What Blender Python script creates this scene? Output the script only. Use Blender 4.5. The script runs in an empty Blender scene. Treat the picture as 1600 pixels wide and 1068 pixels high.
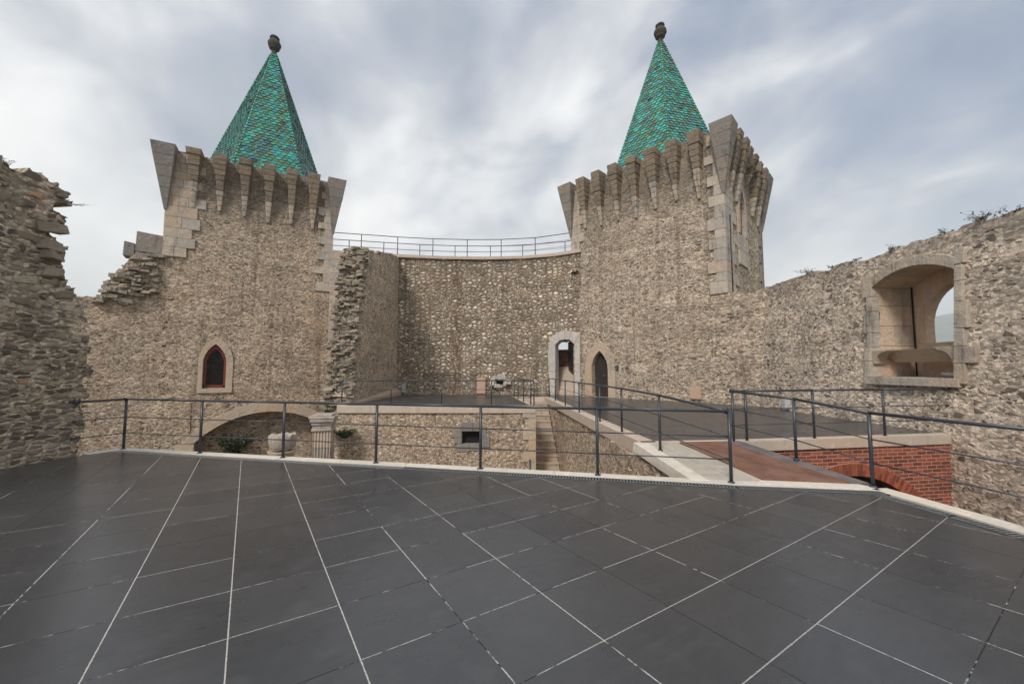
import bpy, math, random
import numpy as np
from mathutils import Vector, noise as mnoise
R_ = math.radians
C = bpy.context.scene.collection
S = bpy.context.scene
rng = random.Random(7)

# ------------------------------------------------------------------ camera
cam = bpy.data.cameras.new('camera'); cam_o = bpy.data.objects.new('camera', cam); C.objects.link(cam_o)
cam_o.location = (0, 0, 1.6); cam_o.rotation_euler = (R_(94.0), 0, 0)
cam.sensor_width = 36; cam.lens = 14.15; cam.clip_start = 0.05; cam.clip_end = 30000
S.camera = cam_o
S.view_settings.view_transform = 'Standard'; S.view_settings.look = 'None'
S.view_settings.exposure = 0.86; S.view_settings.gamma = 1

# ------------------------------------------------------------------ node helpers
class NT:
    def __init__(s, nt): s.nt = nt; s.n = nt.nodes; s.l = nt.links
    def new(s, t, **k):
        n = s.n.new(t)
        for a, b in k.items(): setattr(n, a, b)
        return n
    def put(s, sock, v):
        if isinstance(v, bpy.types.NodeSocket): s.l.new(v, sock)
        elif v is not None:
            try: sock.default_value = v
            except Exception: sock.default_value = (*v, 1)[:len(sock.default_value)]
    def math(s, op, a, b=None, c=None, clamp=False):
        n = s.new('ShaderNodeMath', operation=op); n.use_clamp = clamp
        for i, v in enumerate((a, b, c)):
            if v is not None: s.put(n.inputs[i], v)
        return n.outputs[0]
    def vm(s, op, a, b=None, sc=None):
        n = s.new('ShaderNodeVectorMath', operation=op); s.put(n.inputs[0], a)
        if b is not None: s.put(n.inputs[1], b)
        if sc is not None: s.put(n.inputs['Scale'], sc)
        return n.outputs['Value'] if op in ('DOT_PRODUCT', 'LENGTH') else n.outputs[0]
    def mix(s, f, a, b, mode='MIX'):
        n = s.new('ShaderNodeMix', data_type='RGBA', blend_type=mode); n.clamp_factor = True
        s.put(n.inputs[0], f); s.put(n.inputs[6], a); s.put(n.inputs[7], b); return n.outputs[2]
    def fmix(s, f, a, b):
        n = s.new('ShaderNodeMix', data_type='FLOAT'); s.put(n.inputs[0], f); s.put(n.inputs[2], a); s.put(n.inputs[3], b); return n.outputs[0]
    def noise(s, v, scale, detail=3, rough=.55, w=None, out=0, dim='3D'):
        n = s.new('ShaderNodeTexNoise', noise_dimensions=dim); s.put(n.inputs['Vector'], v)
        n.inputs['Scale'].default_value = scale; n.inputs['Detail'].default_value = detail; n.inputs['Roughness'].default_value = rough
        return n.outputs[out]
    def vor(s, v, scale, feature='F1', rand=1, dim='2D'):
        n = s.new('ShaderNodeTexVoronoi', feature=feature, voronoi_dimensions=dim); s.put(n.inputs['Vector'], v)
        n.inputs['Scale'].default_value = scale; n.inputs['Randomness'].default_value = rand
        return n
    def ss(s, v, a, b, c=0., d=1.):
        n = s.new('ShaderNodeMapRange', interpolation_type='SMOOTHSTEP'); s.put(n.inputs[0], v)
        for i, x in zip((1, 2, 3, 4), (a, b, c, d)): s.put(n.inputs[i], x)
        return n.outputs[0]
    def ramp(s, f, stops, const=False):
        n = s.new('ShaderNodeValToRGB'); cr = n.color_ramp
        if const: cr.interpolation = 'CONSTANT'
        while len(cr.elements) < len(stops): cr.elements.new(.5)
        for e, (p, c) in zip(cr.elements, stops): e.position = p; e.color = (*c, 1)
        s.put(n.inputs[0], f); return n.outputs[0]
    def xyz(s, v):
        n = s.new('ShaderNodeSeparateXYZ'); s.put(n.inputs[0], v); return n.outputs
    def comb(s, x, y, z=0.):
        n = s.new('ShaderNodeCombineXYZ')
        for i, v in enumerate((x, y, z)): s.put(n.inputs[i], v)
        return n.outputs[0]
def mat(name):
    m = bpy.data.materials.new(name); m.use_nodes = True
    t = NT(m.node_tree); b = m.node_tree.nodes['Principled BSDF']
    b.inputs['Roughness'].default_value = .9
    return m, t, b
def bump(t, b, h, strength=.5, dist=.02):
    n = t.new('ShaderNodeBump'); n.inputs['Strength'].default_value = strength; n.inputs['Distance'].default_value = dist
    t.put(n.inputs['Height'], h); t.l.new(n.outputs[0], b.inputs['Normal'])

# ------------------------------------------------------------------ sky and sun
SUN = Vector((-.32, -.66, .68)).normalized()
w = bpy.data.worlds.new('World'); S.world = w; w.use_nodes = True
t = NT(w.node_tree); bg = w.node_tree.nodes['Background']
sky = t.new('ShaderNodeTexSky', sky_type='NISHITA'); sky.sun_disc = False
sky.sun_elevation = math.asin(SUN.z); sky.sun_rotation = math.atan2(SUN.x, SUN.y); sky.air_density = 1.2; sky.dust_density = 1.0
d = t.vm('NORMALIZE', t.new('ShaderNodeTexCoord').outputs['Generated'])
x, y, z = t.xyz(d)
k = t.math('DIVIDE', 1.0, t.math('ADD', t.math('MAXIMUM', z, 0.0), .62))
pl = t.vm('MULTIPLY', d, (1.25, 1.25, 1.9))
warp = t.vm('ADD', pl, t.vm('SCALE', t.noise(pl, 1.1, 2, out=1), sc=.5))
n1 = t.noise(warp, 1.6, 5, .47)
n2 = t.noise(t.vm('ADD', warp, (7.3, 2.1, 0)), 3.7, 4, .5)
def blob(px, py, r0, r1):
    a = (px-800)/629; b = (534-py)/629; th = R_(4)
    v = Vector((a, math.cos(th)-b*math.sin(th), math.sin(th)+b*math.cos(th))).normalized()
    return t.ss(t.vm('DOT_PRODUCT', d, tuple(v)), math.cos(R_(r1)), math.cos(R_(r0)))
n3 = t.noise(t.vm('ADD', warp, (1.3, 9.1, 0)), 5.5, 5, .55)
dens = t.math('ADD', t.math('ADD', t.math('MULTIPLY', n1, .60), t.math('MULTIPLY', n2, .45)), t.math('MULTIPLY', t.math('SUBTRACT', n3, .72), .10))
dens = t.math('ADD', t.math('MULTIPLY', t.math('SUBTRACT', dens, .5), 1.35), .51)
for (px, py, r0, r1, amt) in [(60, 110, 0, 15, .07), (110, 330, 1, 14, .12), (620, 270, 0, 13, .05), (820, 130, 0, 18, .0), (1290, 150, 0, 14, .05), (1000, 330, 0, 22, .03), (1330, 330, 0, 20, .09), (1500, 300, 0, 14, .05), (740, 350, 0, 13, .04),
                              (560, 60, 0, 18, -.07), (210, 130, 0, 12, -.05), (290, 200, 0, 10, -.03), (1180, 60, 0, 10, -.09), (1570, 200, 0, 15, -.12), (1450, 330, 0, 14, -.03), (850, 60, 0, 20, -.05)]:
    dens = t.math('ADD', dens, t.math('MULTIPLY', blob(px, py, r0, r1), amt))
cl = t.ramp(dens, [(0.32, (.33, .37, .44)), (0.42, (.42, .45, .52)), (0.50, (.53, .55, .59)), (0.57, (.66, .675, .70)), (0.66, (.80, .80, .81)), (.78, (.95, .94, .93))])
thin = t.ss(t.math('ADD', t.math('MULTIPLY', blob(1190, 30, 0, 16), .55), t.math('ADD', t.math('MULTIPLY', blob(1590, 190, 0, 22), .75), t.math('MULTIPLY', t.math('SUBTRACT', .5, n2), 2.0))), .05, 1.0)
skyb = t.vm('SCALE', sky.outputs[0], sc=.075)
blue = t.mix(.6, skyb, (.22, .29, .45, 1))
hz = t.ss(z, .42, 0.02)
cl = t.mix(t.math('MULTIPLY', hz, .55), cl, (.95, .93, .91, 1))
colr = t.mix(t.math('MULTIPLY', t.math('MULTIPLY', thin, .66), t.math('SUBTRACT', 1., t.math('MULTIPLY', hz, .85))), cl, blue)
t.put(bg.inputs[0], colr); bg.inputs[1].default_value = 0.69
sl = bpy.data.lights.new('sun', 'SUN'); so = bpy.data.objects.new('sun', sl); C.objects.link(so)
sl.energy = 1.5; sl.angle = R_(12); sl.color = (1, .95, .88)
so.rotation_euler = SUN.to_track_quat('Z', 'Y').to_euler()

# ------------------------------------------------------------------ materials
def stone_mat(name, sx, sz, ramp, mortar, mw=.10, cover=0., small=.5, disp=.05, rand=.85, warp=.25, stain=(.30, .20, .13), stain_amt=.35, dark_top=None, moss=0., streak=0., seed=0., tint=None, soft=.09, peb=13., rust=None):
    tint = tint or (1.04, 1.03, 1.03)
    m, t, b = mat(name)
    uv = t.vm('ADD', t.new('ShaderNodeTexCoord').outputs['UV'], (seed, seed*1.7, 0))
    u0, v0, _ = t.xyz(uv)
    wv = t.vm('SUBTRACT', t.noise(uv, 1.6/ max(sx, .1)*.35, 3, .6, out=1), (.5, .5, .5))
    wv2 = t.vm('SUBTRACT', t.noise(uv, 1.2/ sx*1.6, 2, .6, out=1), (.5, .5, .5))
    q = t.vm('ADD', uv, t.vm('ADD', t.vm('SCALE', wv, sc=warp*sx*1.6), t.vm('SCALE', wv2, sc=warp*sx*.5)))
    q = t.vm('MULTIPLY', q, (1/sx, 1/sz, 1))
    def layer(scale, off):
        qq = t.vm('ADD', q, (off, off*.7, 0))
        f = t.vor(qq, scale, 'F1', rand); e = t.vor(qq, scale, 'DISTANCE_TO_EDGE', rand)
        return f.outputs['Color'], t.math('DIVIDE', e.outputs['Distance'], 1.0)
    c1, e1 = layer(1.0, 0.); c2, e2 = layer(2.1, 5.3)
    sel = t.ss(t.noise(uv, .9/sx*.3, 4, .75), small-.015, small+.015)
    e2 = t.math('MULTIPLY', e2, 1.3)
    cc = t.mix(sel, c1, c2); e = t.fmix(sel, e1, e2)
    r1, r2, r3 = t.new('ShaderNodeSeparateColor'), None, None
    t.put(r1.inputs[0], cc); ra, rb, rc = r1.outputs[0], r1.outputs[1], r1.outputs[2]
    fine = t.noise(uv, 22, 5, .7); med = t.noise(uv, 6, 4, .65)
    big = t.noise(uv, .35, 4, .6); big2 = t.noise(t.vm('ADD', uv, (31, 17, 0)), .6, 4, .65)
    ee = t.math('ADD', e, t.math('MULTIPLY', t.math('SUBTRACT', med, .5), .22))
    wth = t.math('ADD', t.math('MULTIPLY', rc, .08), mw-.03)
    mask = t.ss(t.math('SUBTRACT', ee, wth), 0., soft)
    if cover: mask = t.math('MULTIPLY', mask, t.ss(t.math('ADD', rb, t.math('MULTIPLY', t.math('SUBTRACT', big, .5), 1.2)), cover-.05, cover+.05))
    sc = t.ramp(ra, ramp)
    sc = t.mix(t.ss(fine, .35, .75, 0, .55), sc, t.vm('SCALE', sc, sc=1.55))
    sc = t.mix(t.ss(med, .6, .3, 0, .55), sc, t.vm('SCALE', sc, sc=.58))
    pq_ = t.vm('ADD', t.vm('MULTIPLY', uv, (1, 1.5, 1)), t.vm('SCALE', wv2, sc=.25*sx)); pb = t.vor(pq_, peb, 'F1', 1.); sp_ = t.new('ShaderNodeSeparateColor'); t.put(sp_.inputs[0], pb.outputs['Color'])
    pv_ = t.math('MULTIPLY', sp_.outputs[0], t.ss(pb.outputs['Distance'], .62, .35, .55, 1.0))
    mo = t.vm('SCALE', t.comb(*mortar), sc=t.math('ADD', .52, t.math('MULTIPLY', pv_, 1.0)))
    mo = t.mix(t.ss(t.noise(uv, 35, 3, .7), .35, .7), t.vm('SCALE', mo, sc=.75), t.vm('SCALE', mo, sc=1.25))
    col = t.mix(mask, mo, sc)
    col = t.mix(t.ss(big, .48, .72, 0, stain_amt*.8), col, (*stain, 1))
    col = t.mix(t.ss(big2, .5, .75, 0, .30), col, t.vm('SCALE', col, sc=.62))
    col = t.mix(t.ss(big2, .45, .25, 0, .30), col, t.vm('SCALE', col, sc=1.35))
    # lichen and orange flecks
    col = t.mix(t.math('MULTIPLY', t.ss(rb, .982, .986), mask), col, (.36, .24, .15, 1))
    if moss: col = t.mix(t.ss(t.noise(uv, 1.3, 5, .7), .55, .72, 0, moss), col, (.085, .085, .05, 1))
    if streak:
        st = t.noise(t.vm('MULTIPLY', uv, (2.2, .10, 1)), 1.0, 4, .6)
        col = t.mix(t.ss(st, .53, .70, 0, streak), col, (.13, .085, .06, 1))
    if rust:
        du = t.math('ABSOLUTE', t.math('SUBTRACT', t.math('ADD', u0, t.math('MULTIPLY', t.noise(t.vm('MULTIPLY', uv, (1, .35, 1)), 1.5, 3), .7)), rust+seed+.35))
        col = t.mix(t.math('MULTIPLY', t.ss(du, .42, .05, 0, .75), t.ss(t.noise(t.vm('MULTIPLY', uv, (4, .8, 1)), 1.5, 4, .65), .40, .58)), col, (.15, .085, .055, 1))
    if dark_top:
        z0, z1, a = dark_top
        jag = t.math('ADD', v0, t.math('MULTIPLY', t.noise(t.vm('MULTIPLY', uv, (2.6, .25, 1)), 1, 4, .6), 2.2))
        col = t.mix(t.ss(jag, z0+seed*1.7+1.1, z1+seed*1.7+1.1, 0, a), col, (.12, .105, .09, 1))
    pat = t.noise(t.vm('ADD', uv, (3, 57, 0)), .9, 5, .7); col = t.mix(t.ss(pat, .47, .60, 0, .35), col, t.vm('MULTIPLY', col, (1.28, 1.20, 1.14))); col = t.mix(t.ss(pat, .45, .33, 0, .45), col, t.vm('MULTIPLY', col, (.55, .55, .56)))
    bnd = t.noise(t.vm('MULTIPLY', uv, (.22, 2.6, 1)), 1., 4, .6); col = t.mix(t.ss(bnd, .50, .66, 0, .30), col, t.vm('SCALE', col, sc=1.45)); col = t.mix(t.ss(bnd, .48, .34, 0, .30), col, t.vm('SCALE', col, sc=.6))
    if tint: col = t.mix(1., col, (*tint, 1), 'MULTIPLY')
    t.put(b.inputs['Base Color'], col); b.inputs['Roughness'].default_value = .93; b.inputs['Specular IOR Level'].default_value = .25
    h = t.math('MULTIPLY', mask, t.math('ADD', t.math('MULTIPLY', rb, .55), .45))
    h = t.math('ADD', h, t.math('MULTIPLY', t.math('MULTIPLY', pv_, t.math('SUBTRACT', 1., mask)), .35)); h = t.math('ADD', h, t.math('MULTIPLY', fine, .35)); h = t.math('ADD', h, t.math('MULTIPLY', med, .45)); h = t.math('ADD', h, t.math('MULTIPLY', big2, .6))
    dn = t.new('ShaderNodeDisplacement'); dn.inputs['Midlevel'].default_value = 1.55; dn.inputs['Scale'].default_value = disp
    t.put(dn.inputs['Height'], h)
    t.l.new(dn.outputs[0], t.n['Material Output'].inputs['Displacement'])
    m.displacement_method = 'BOTH'
    return m
def dressed_mat(name, base, var=.25, warm=(.48, .33, .22), grey=(.30, .28, .27), dirt=.45, bs=1.0, rust=0.):
    m, t, b = mat(name)
    p = t.new('ShaderNodeNewGeometry').outputs['Position']
    rn = t.new('ShaderNodeAttribute', attribute_name='rnd').outputs['Fac']
    base = t.comb(*base)
    col = t.mix(t.ss(rn, .55, 1.0, 0, .55), base, (*warm, 1))
    col = t.mix(t.ss(rn, .45, 0., 0, .5), col, (*grey, 1))
    col = t.mix(t.ss(t.noise(p, 1.7, 5, .65), .45, .7, 0, dirt), col, (*grey, 1))
    col = t.mix(t.ss(t.noise(t.vm('MULTIPLY', p, (3, 3, .5)), 1.6, 4, .65), .52, .72, 0, dirt), col, (.12, .10, .085, 1))
    col = t.mix(t.ss(t.noise(p, 5.5, 5, .7), .5, .75, 0, .5), col, t.vm('SCALE', col, sc=1.5))
    fine = t.noise(p, 34, 4, .7)
    col = t.mix(t.ss(fine, .45, .75, 0, .35), col, t.vm('SCALE', col, sc=.6))
    if rust: col = t.mix(t.ss(t.noise(p, 2.3, 3, .6), .5, .6, 0, rust), col, (.33, .17, .10, 1))
    t.put(b.inputs['Base Color'], col); b.inputs['Specular IOR Level'].default_value = .25
    bump(t, b, t.math('ADD', fine, t.math('MULTIPLY', t.noise(p, 6, 4, .6), 2.)), bs, .025)
    return m
def plain(name, col, rough=.6, metal=0., nz=.2, scale=12., bs=.15):
    m, t, b = mat(name); p = t.new('ShaderNodeNewGeometry').outputs['Position']
    n = t.noise(p, scale, 4, .65)
    c = t.comb(*col)
    t.put(b.inputs['Base Color'], t.mix(t.ss(n, .3, .7), t.vm('SCALE', c, sc=1-nz), t.vm('SCALE', c, sc=1+nz)))
    b.inputs['Roughness'].default_value = rough; b.inputs['Metallic'].default_value = metal
    bump(t, b, n, bs, .01); return m
M = {}
M['near'] = stone_mat('old_grey_masonry', .46, .185, [(0, (.085, .072, .06)), (.35, (.14, .12, .10)), (.7, (.21, .18, .15)), (1, (.33, .285, .235))], (.36, .31, .25), mw=.13, small=.50, disp=.065, rand=.8, warp=.22, stain_amt=.12, moss=.3, seed=3.1, soft=.15, peb=11., tint=(1.36, 1.33, 1.27))
M['towerL'] = stone_mat('left_tower_rubble', .30, .125, [(0, (.12, .09, .065)), (.3, (.24, .185, .135)), (.7, (.37, .295, .22)), (1, (.60, .50, .39))], (.47, .385, .295), mw=.13, cover=.22, small=.5, disp=.045, stain=(.46, .32, .22), stain_amt=.30, streak=.42, seed=9.4, warp=.25, dark_top=(8.0, 10.5, .5))
M['towerR'] = stone_mat('right_tower_rubble', .32, .14, [(0, (.11, .085, .065)), (.3, (.24, .19, .145)), (.7, (.38, .31, .235)), (1, (.66, .57, .45))], (.48, .40, .31), mw=.13, small=.5, disp=.045, cover=.34, stain=(.45, .35, .26), stain_amt=.3, streak=.42, seed=14.2, warp=.25, dark_top=(8.2, 10.5, .5))
M['far'] = stone_mat('curtain_cobble_masonry', .30, .18, [(0, (.17, .135, .10)), (.25, (.33, .275, .21)), (.6, (.52, .45, .36)), (1, (.78, .71, .61))], (.27, .215, .155), mw=.11, small=.54, disp=.06, rand=.9, rust=7.45, stain=(.24, .17, .12), stain_amt=.3, streak=.6, dark_top=(7.3, 8.6, .55), seed=21.7, warp=.15, soft=.2)
M['stub'] = stone_mat('cross_wall_masonry', .20, .13, [(0, (.15, .12, .09)), (.4, (.28, .23, .175)), (1, (.50, .43, .34))], (.56, .465, .36), mw=.14, cover=.3, small=.52, disp=.035, stain_amt=.15, streak=.2, seed=27.1, warp=.2)
M['right'] = stone_mat('right_wall_rubble', .27, .15, [(0, (.10, .085, .07)), (.3, (.21, .175, .145)), (.7, (.42, .35, .28)), (1, (.74, .64, .52))], (.56, .475, .385), mw=.13, cover=.42, small=.50, disp=.03, rand=1., stain=(.42, .33, .26), stain_amt=.3, moss=.12, streak=.2, seed=33.3, dark_top=(4.0, 5.2, .4), warp=.25, soft=.17, peb=11.)
M['lower'] = stone_mat('retaining_wall_rubble', .17, .12, [(0, (.15, .11, .075)), (.4, (.34, .26, .19)), (1, (.72, .61, .48))], (.44, .35, .26), mw=.13, small=.5, disp=.04, rand=1., stain=(.54, .45, .36), stain_amt=.2, streak=.4, seed=41.9, warp=.25)
M['dress'] = dressed_mat('dressed_limestone', (.56, .48, .39), warm=(.52, .37, .26), grey=(.36, .33, .31), dirt=.6)
M['dressgrey'] = dressed_mat('weathered_grey_limestone', (.29, .262, .235), warm=(.40, .31, .23), grey=(.22, .205, .195))
M['corb'] = dressed_mat('brown_corbel_stone', (.33, .26, .19), warm=(.38, .285, .20), grey=(.22, .18, .145), bs=1.6, dirt=.6)
M['finial'] = dressed_mat('dark_lichen_stone', (.10, .085, .065), warm=(.13, .105, .08), grey=(.06, .055, .05), bs=1.)
M['rock'] = dressed_mat('broken_grey_stone', (.36, .305, .24), warm=(.40, .33, .25), grey=(.21, .19, .165), bs=1.0, dirt=.4)
M['rocklight'] = dressed_mat('broken_beige_stone', (.34, .285, .22), warm=(.50, .42, .33), grey=(.19, .165, .135), bs=1.0, dirt=.6)
M['surround'] = dressed_mat('cream_surround_stone', (.56, .45, .335), warm=(.58, .40, .27), dirt=.25, grey=(.42, .37, .31))
M['white'] = dressed_mat('pale_weathered_marble', (.60, .55, .50), warm=(.62, .52, .44), dirt=.3, grey=(.42, .39, .38))
M['niche'] = dressed_mat('warm_window_stone', (.66, .50, .37), warm=(.68, .44, .28), dirt=.35, grey=(.38, .32, .27))
M['kerb'] = dressed_mat('white_kerb_stone', (.68, .62, .53), warm=(.68, .58, .48), dirt=.10, grey=(.58, .53, .46), bs=.15)
M['fascia'] = dressed_mat('pinkish_edge_stone', (.56, .46, .375), warm=(.56, .41, .32), dirt=.18, grey=(.48, .42, .36), bs=.2)
M['rampst'] = dressed_mat('sandblasted_ramp_stone', (.50, .445, .375), dirt=.1, grey=(.44, .39, .33), warm=(.5, .43, .36), bs=.6)
M['steel'] = plain('dark_blue_grey_paint', (.040, .047, .060), .38, .0, .12, 30, .03)
M['steel'].node_tree.nodes['Principled BSDF'].inputs['Specular IOR Level'].default_value = .6
M['red'] = plain('red_painted_timber', (.17, .03, .025), .5)
M['glass'] = plain('dark_window_glass', (.012, .011, .013), .08, 0, .3, 3, .05)
M['grate'] = plain('grey_drain_metal', (.20, .21, .215), .5, .3)
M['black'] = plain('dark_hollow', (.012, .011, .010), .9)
M['cabinet'] = plain('salmon_cabinet_paint', (.52, .35, .26), .6, 0, .05)
M['lampgrey'] = plain('pale_grey_fixture', (.45, .46, .47), .5)
M['leaf'] = plain('green_leaf', (.045, .075, .022), .6, 0, .5, 9)
M['dry'] = plain('dry_brown_stem', (.10, .075, .05), .8, 0, .3)
M['dryleaf'] = plain('dull_olive_leaf', (.085, .08, .045), .7, 0, .4, 25)
M['plaque'] = plain('dark_slate_plaque', (.04, .042, .05), .5)
M['sand'] = plain('courtyard_earth', (.20, .16, .12), .95, 0, .4, 1.5)
M['field'] = plain('hill_scrub', (.05, .065, .035), .95, 0, .5, .01)
M['render'] = plain('old_plaster', (.33, .27, .21), .95, 0, .25, 2)
# wood
m, t, b = mat('old_brown_timber'); p = t.new('ShaderNodeNewGeometry').outputs['Position']
g = t.noise(t.vm('MULTIPLY', p, (14, 14, 1)), 2, 4, .6)
t.put(b.inputs['Base Color'], t.mix(g, (.045, .025, .015, 1), (.12, .07, .045, 1))); b.inputs['Roughness'].default_value = .7; bump(t, b, g, .4, .01); M['wood'] = m
m, t, b = mat('dark_brown_timber'); p = t.new('ShaderNodeNewGeometry').outputs['Position']
g = t.noise(t.vm('MULTIPLY', p, (14, 14, 1)), 2, 4, .6)
t.put(b.inputs['Base Color'], t.mix(g, (.018, .012, .010, 1), (.05, .035, .028, 1))); b.inputs['Roughness'].default_value = .7; M['darkwood'] = m
# corten
m, t, b = mat('rusted_steel_plate'); p = t.new('ShaderNodeNewGeometry').outputs['Position']
g = t.noise(p, 2.2, 6, .65); g2 = t.noise(t.vm('MULTIPLY', p, (10, 2, 1)), 2.0, 4, .6)
c = t.mix(t.ss(g, .3, .7), (.13, .048, .026, 1), (.25, .125, .08, 1)); c = t.mix(t.ss(g2, .45, .75, 0, .6), c, (.21, .15, .12, 1))
t.put(b.inputs['Base Color'], c); b.inputs['Roughness'].default_value = .5; bump(t, b, g2, .15, .005); M['corten'] = m
m, t, b = mat('worn_metal_edge'); p = t.new('ShaderNodeNewGeometry').outputs['Position']
g = t.noise(p, 3.2, 5, .65)
t.put(b.inputs['Base Color'], t.mix(t.ss(g, .35, .65), (.13, .13, .15, 1), (.25, .20, .18, 1))); b.inputs['Roughness'].default_value = .5; b.inputs['Metallic'].default_value = .3; M['edge'] = m
# floor tiles, a 62 cm grid laid at 33 degrees
m, t, b = mat('dark_porcelain_tiles'); p = t.new('ShaderNodeNewGeometry').outputs['Position']
x, y, z = t.xyz(p); cs, sn = math.cos(R_(33.2)), math.sin(R_(33.2)); T = .6235
U = t.math('DIVIDE', t.math('ADD', t.math('ADD', t.math('MULTIPLY', x, cs), t.math('MULTIPLY', y, sn)), .04), T)
V = t.math('DIVIDE', t.math('SUBTRACT', t.math('SUBTRACT', t.math('MULTIPLY', y, cs), t.math('MULTIPLY', x, sn)), .552), T)
def joint(a, o, seed, w0, thr, table):
    k = t.math('ROUND', a); dd = t.math('MULTIPLY', t.math('ABSOLUTE', t.math('SUBTRACT', a, k)), T)
    wn = t.new('ShaderNodeTexWhiteNoise', noise_dimensions='2D'); t.put(wn.inputs['Vector'], t.comb(k, seed))
    wn2 = t.new('ShaderNodeTexWhiteNoise', noise_dimensions='3D'); t.put(wn2.inputs['Vector'], t.comb(k, t.math('FLOOR', o), seed+3))
    al = t.noise(t.comb(t.math('MULTIPLY', k, 3.7), t.math('MULTIPLY', o, .9), seed), 1.0, 4, .75)
    rough = t.noise(p, 60, 3, .7)
    width = t.math('ADD', w0, t.math('MULTIPLY', t.math('SUBTRACT', rough, .5), .011))
    line = t.ss(dd, t.math('ADD', width, .0012), t.math('SUBTRACT', width, .0010))
    groove = t.ss(dd, .0045, .0025)
    kr_ = t.new('ShaderNodeValToRGB'); kr_.color_ramp.interpolation = 'CONSTANT'; t.put(kr_.inputs[0], t.math('DIVIDE', t.math('ADD', k, 8.5), 20.))
    for q in range(20):
        v_ = table.get(q-8, .18)
        if q == 0: e_ = kr_.color_ramp.elements[0]; e_.position = 0
        elif q == 1: e_ = kr_.color_ramp.elements[1]; e_.position = .05
        else: e_ = kr_.color_ramp.elements.new(q/20.)
        e_.color = (v_, v_, v_, 1)
    amt = t.math('ADD', t.math('ADD', kr_.outputs[0], t.math('MULTIPLY', wn2.outputs[0], .22)), al)
    return line, groove, t.ss(t.math('ADD', amt, t.math('MULTIPLY', t.math('SUBTRACT', t.noise(p, 14, 4, .75), .5), .8)), thr, thr+.14)
l1, g1, a1 = joint(U, V, 2.0, .0036, .86, {-5: .3, -4: .35, -3: .1, -2: .42, -1: .52, 0: .57, 1: .52, 2: .34, 3: .40, 4: .10, 5: .31, 6: .30, 7: .2, 8: .25, 9: .2, 10: .3}); l2, g2_, a2 = joint(V, U, 11.0, .0032, .84, {-3: .3, -2: .3, -1: .34, 0: .14, 1: .50, 2: .47, 3: .36, 4: .37, 5: .34, 6: .34, 7: .3, 8: .3, 9: .3, 10: .3})
g = t.math('MAXIMUM', g1, g2_)
tid = t.new('ShaderNodeTexWhiteNoise', noise_dimensions='2D'); t.put(tid.inputs['Vector'], t.comb(t.math('FLOOR', U), t.math('FLOOR', V)))
n = t.noise(p, 3., 5, .65); nf = t.noise(p, 45, 4, .75); nst = t.noise(t.comb(t.math('MULTIPLY', U, 1.1), t.math('MULTIPLY', V, 4.5), tid.outputs[0]), 3.2, 5, .7)
c = t.mix(t.ss(nst, .3, .75), (.038, .039, .043, 1), (.056, .056, .060, 1))
c = t.mix(t.math('MULTIPLY', tid.outputs[0], .45), c, (.078, .078, .080, 1))
c = t.mix(t.ss(n, .50, .75, 0, .6), c, (.080, .081, .085, 1)); c = t.mix(t.ss(t.noise(p, .7, 5, .7), .5, .7, 0, .5), c, (.034, .034, .035, 1))
c = t.mix(t.ss(nf, .66, .8, 0, .3), c, (.12, .12, .12, 1))
scf = t.noise(t.vm('MULTIPLY', p, (9, 3, 1)), 1.3, 6, .8)
c = t.mix(t.ss(t.math('MULTIPLY', t.ss(t.noise(p, 1.1, 2), .60, .68), t.ss(scf, .55, .8)), .1, 1, 0, .35), c, (.30, .30, .30, 1))
c = t.mix(t.ss(t.noise(t.vm('ADD', p, (5, 5, 0)), 4.3, 3, .6), .70, .76, 0, .6), c, (.040, .040, .041, 1))
c = t.mix(g, c, (.012, .012, .012, 1))
c = t.mix(t.math('MULTIPLY', l1, t.math('MULTIPLY', a1, .95)), c, (.50, .48, .45, 1)); c = t.mix(t.math('MULTIPLY', l2, t.math('MULTIPLY', a2, .85)), c, (.46, .44, .42, 1))
t.put(b.inputs['Base Color'], c)
t.put(b.inputs['Roughness'], t.math('ADD', .22, t.math('ADD', t.math('MULTIPLY', n, .14), t.math('MULTIPLY', g, .4)))); b.inputs['Specular IOR Level'].default_value = .5
bump(t, b, t.math('SUBTRACT', t.math('MULTIPLY', t.math('ADD', nst, nf), .10), g), .35, .004); M['tile'] = m
# brick
m, t, b = mat('red_brick'); uv = t.new('ShaderNodeTexCoord').outputs['UV']
bt = t.new('ShaderNodeTexBrick'); t.put(bt.inputs['Vector'], t.vm('ADD', uv, t.vm('SCALE', t.vm('SUBTRACT', t.noise(uv, 5, 3, out=1), (.5, .5, .5)), sc=.022)))
for k_, v_ in (('Scale', 1.), ('Mortar Size', .009), ('Mortar Smooth', .25), ('Brick Width', .25), ('Row Height', .077), ('Bias', 0.)): bt.inputs[k_].default_value = v_
bt.inputs['Color1'].default_value = (.15, .038, .024, 1); bt.inputs['Color2'].default_value = (.40, .105, .055, 1); bt.inputs['Mortar'].default_value = (.52, .31, .24, 1)
n = t.noise(uv, 3, 5, .7); c = t.mix(t.ss(n, .55, .72, 0, .55), bt.outputs[0], (.42, .27, .22, 1)); c = t.mix(t.ss(t.noise(uv, 1.2, 5, .7), .5, .68, 0, .6), c, (.075, .04, .035, 1)); c = t.mix(t.ss(t.noise(uv, 30, 3, .7), .4, .7, 0, .4), c, t.vm('SCALE', c, sc=.5))
t.put(b.inputs['Base Color'], c); bump(t, b, t.math('ADD', t.math('SUBTRACT', 1, bt.outputs[1]), t.math('MULTIPLY', t.noise(uv, 30, 3), .4)), .7, .015); M['brick'] = m
m, t, b = mat('red_arch_brick'); p = t.new('ShaderNodeNewGeometry').outputs['Position']
rn = t.new('ShaderNodeAttribute', attribute_name='rnd').outputs['Fac']; n = t.noise(p, 18, 4, .7)
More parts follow.
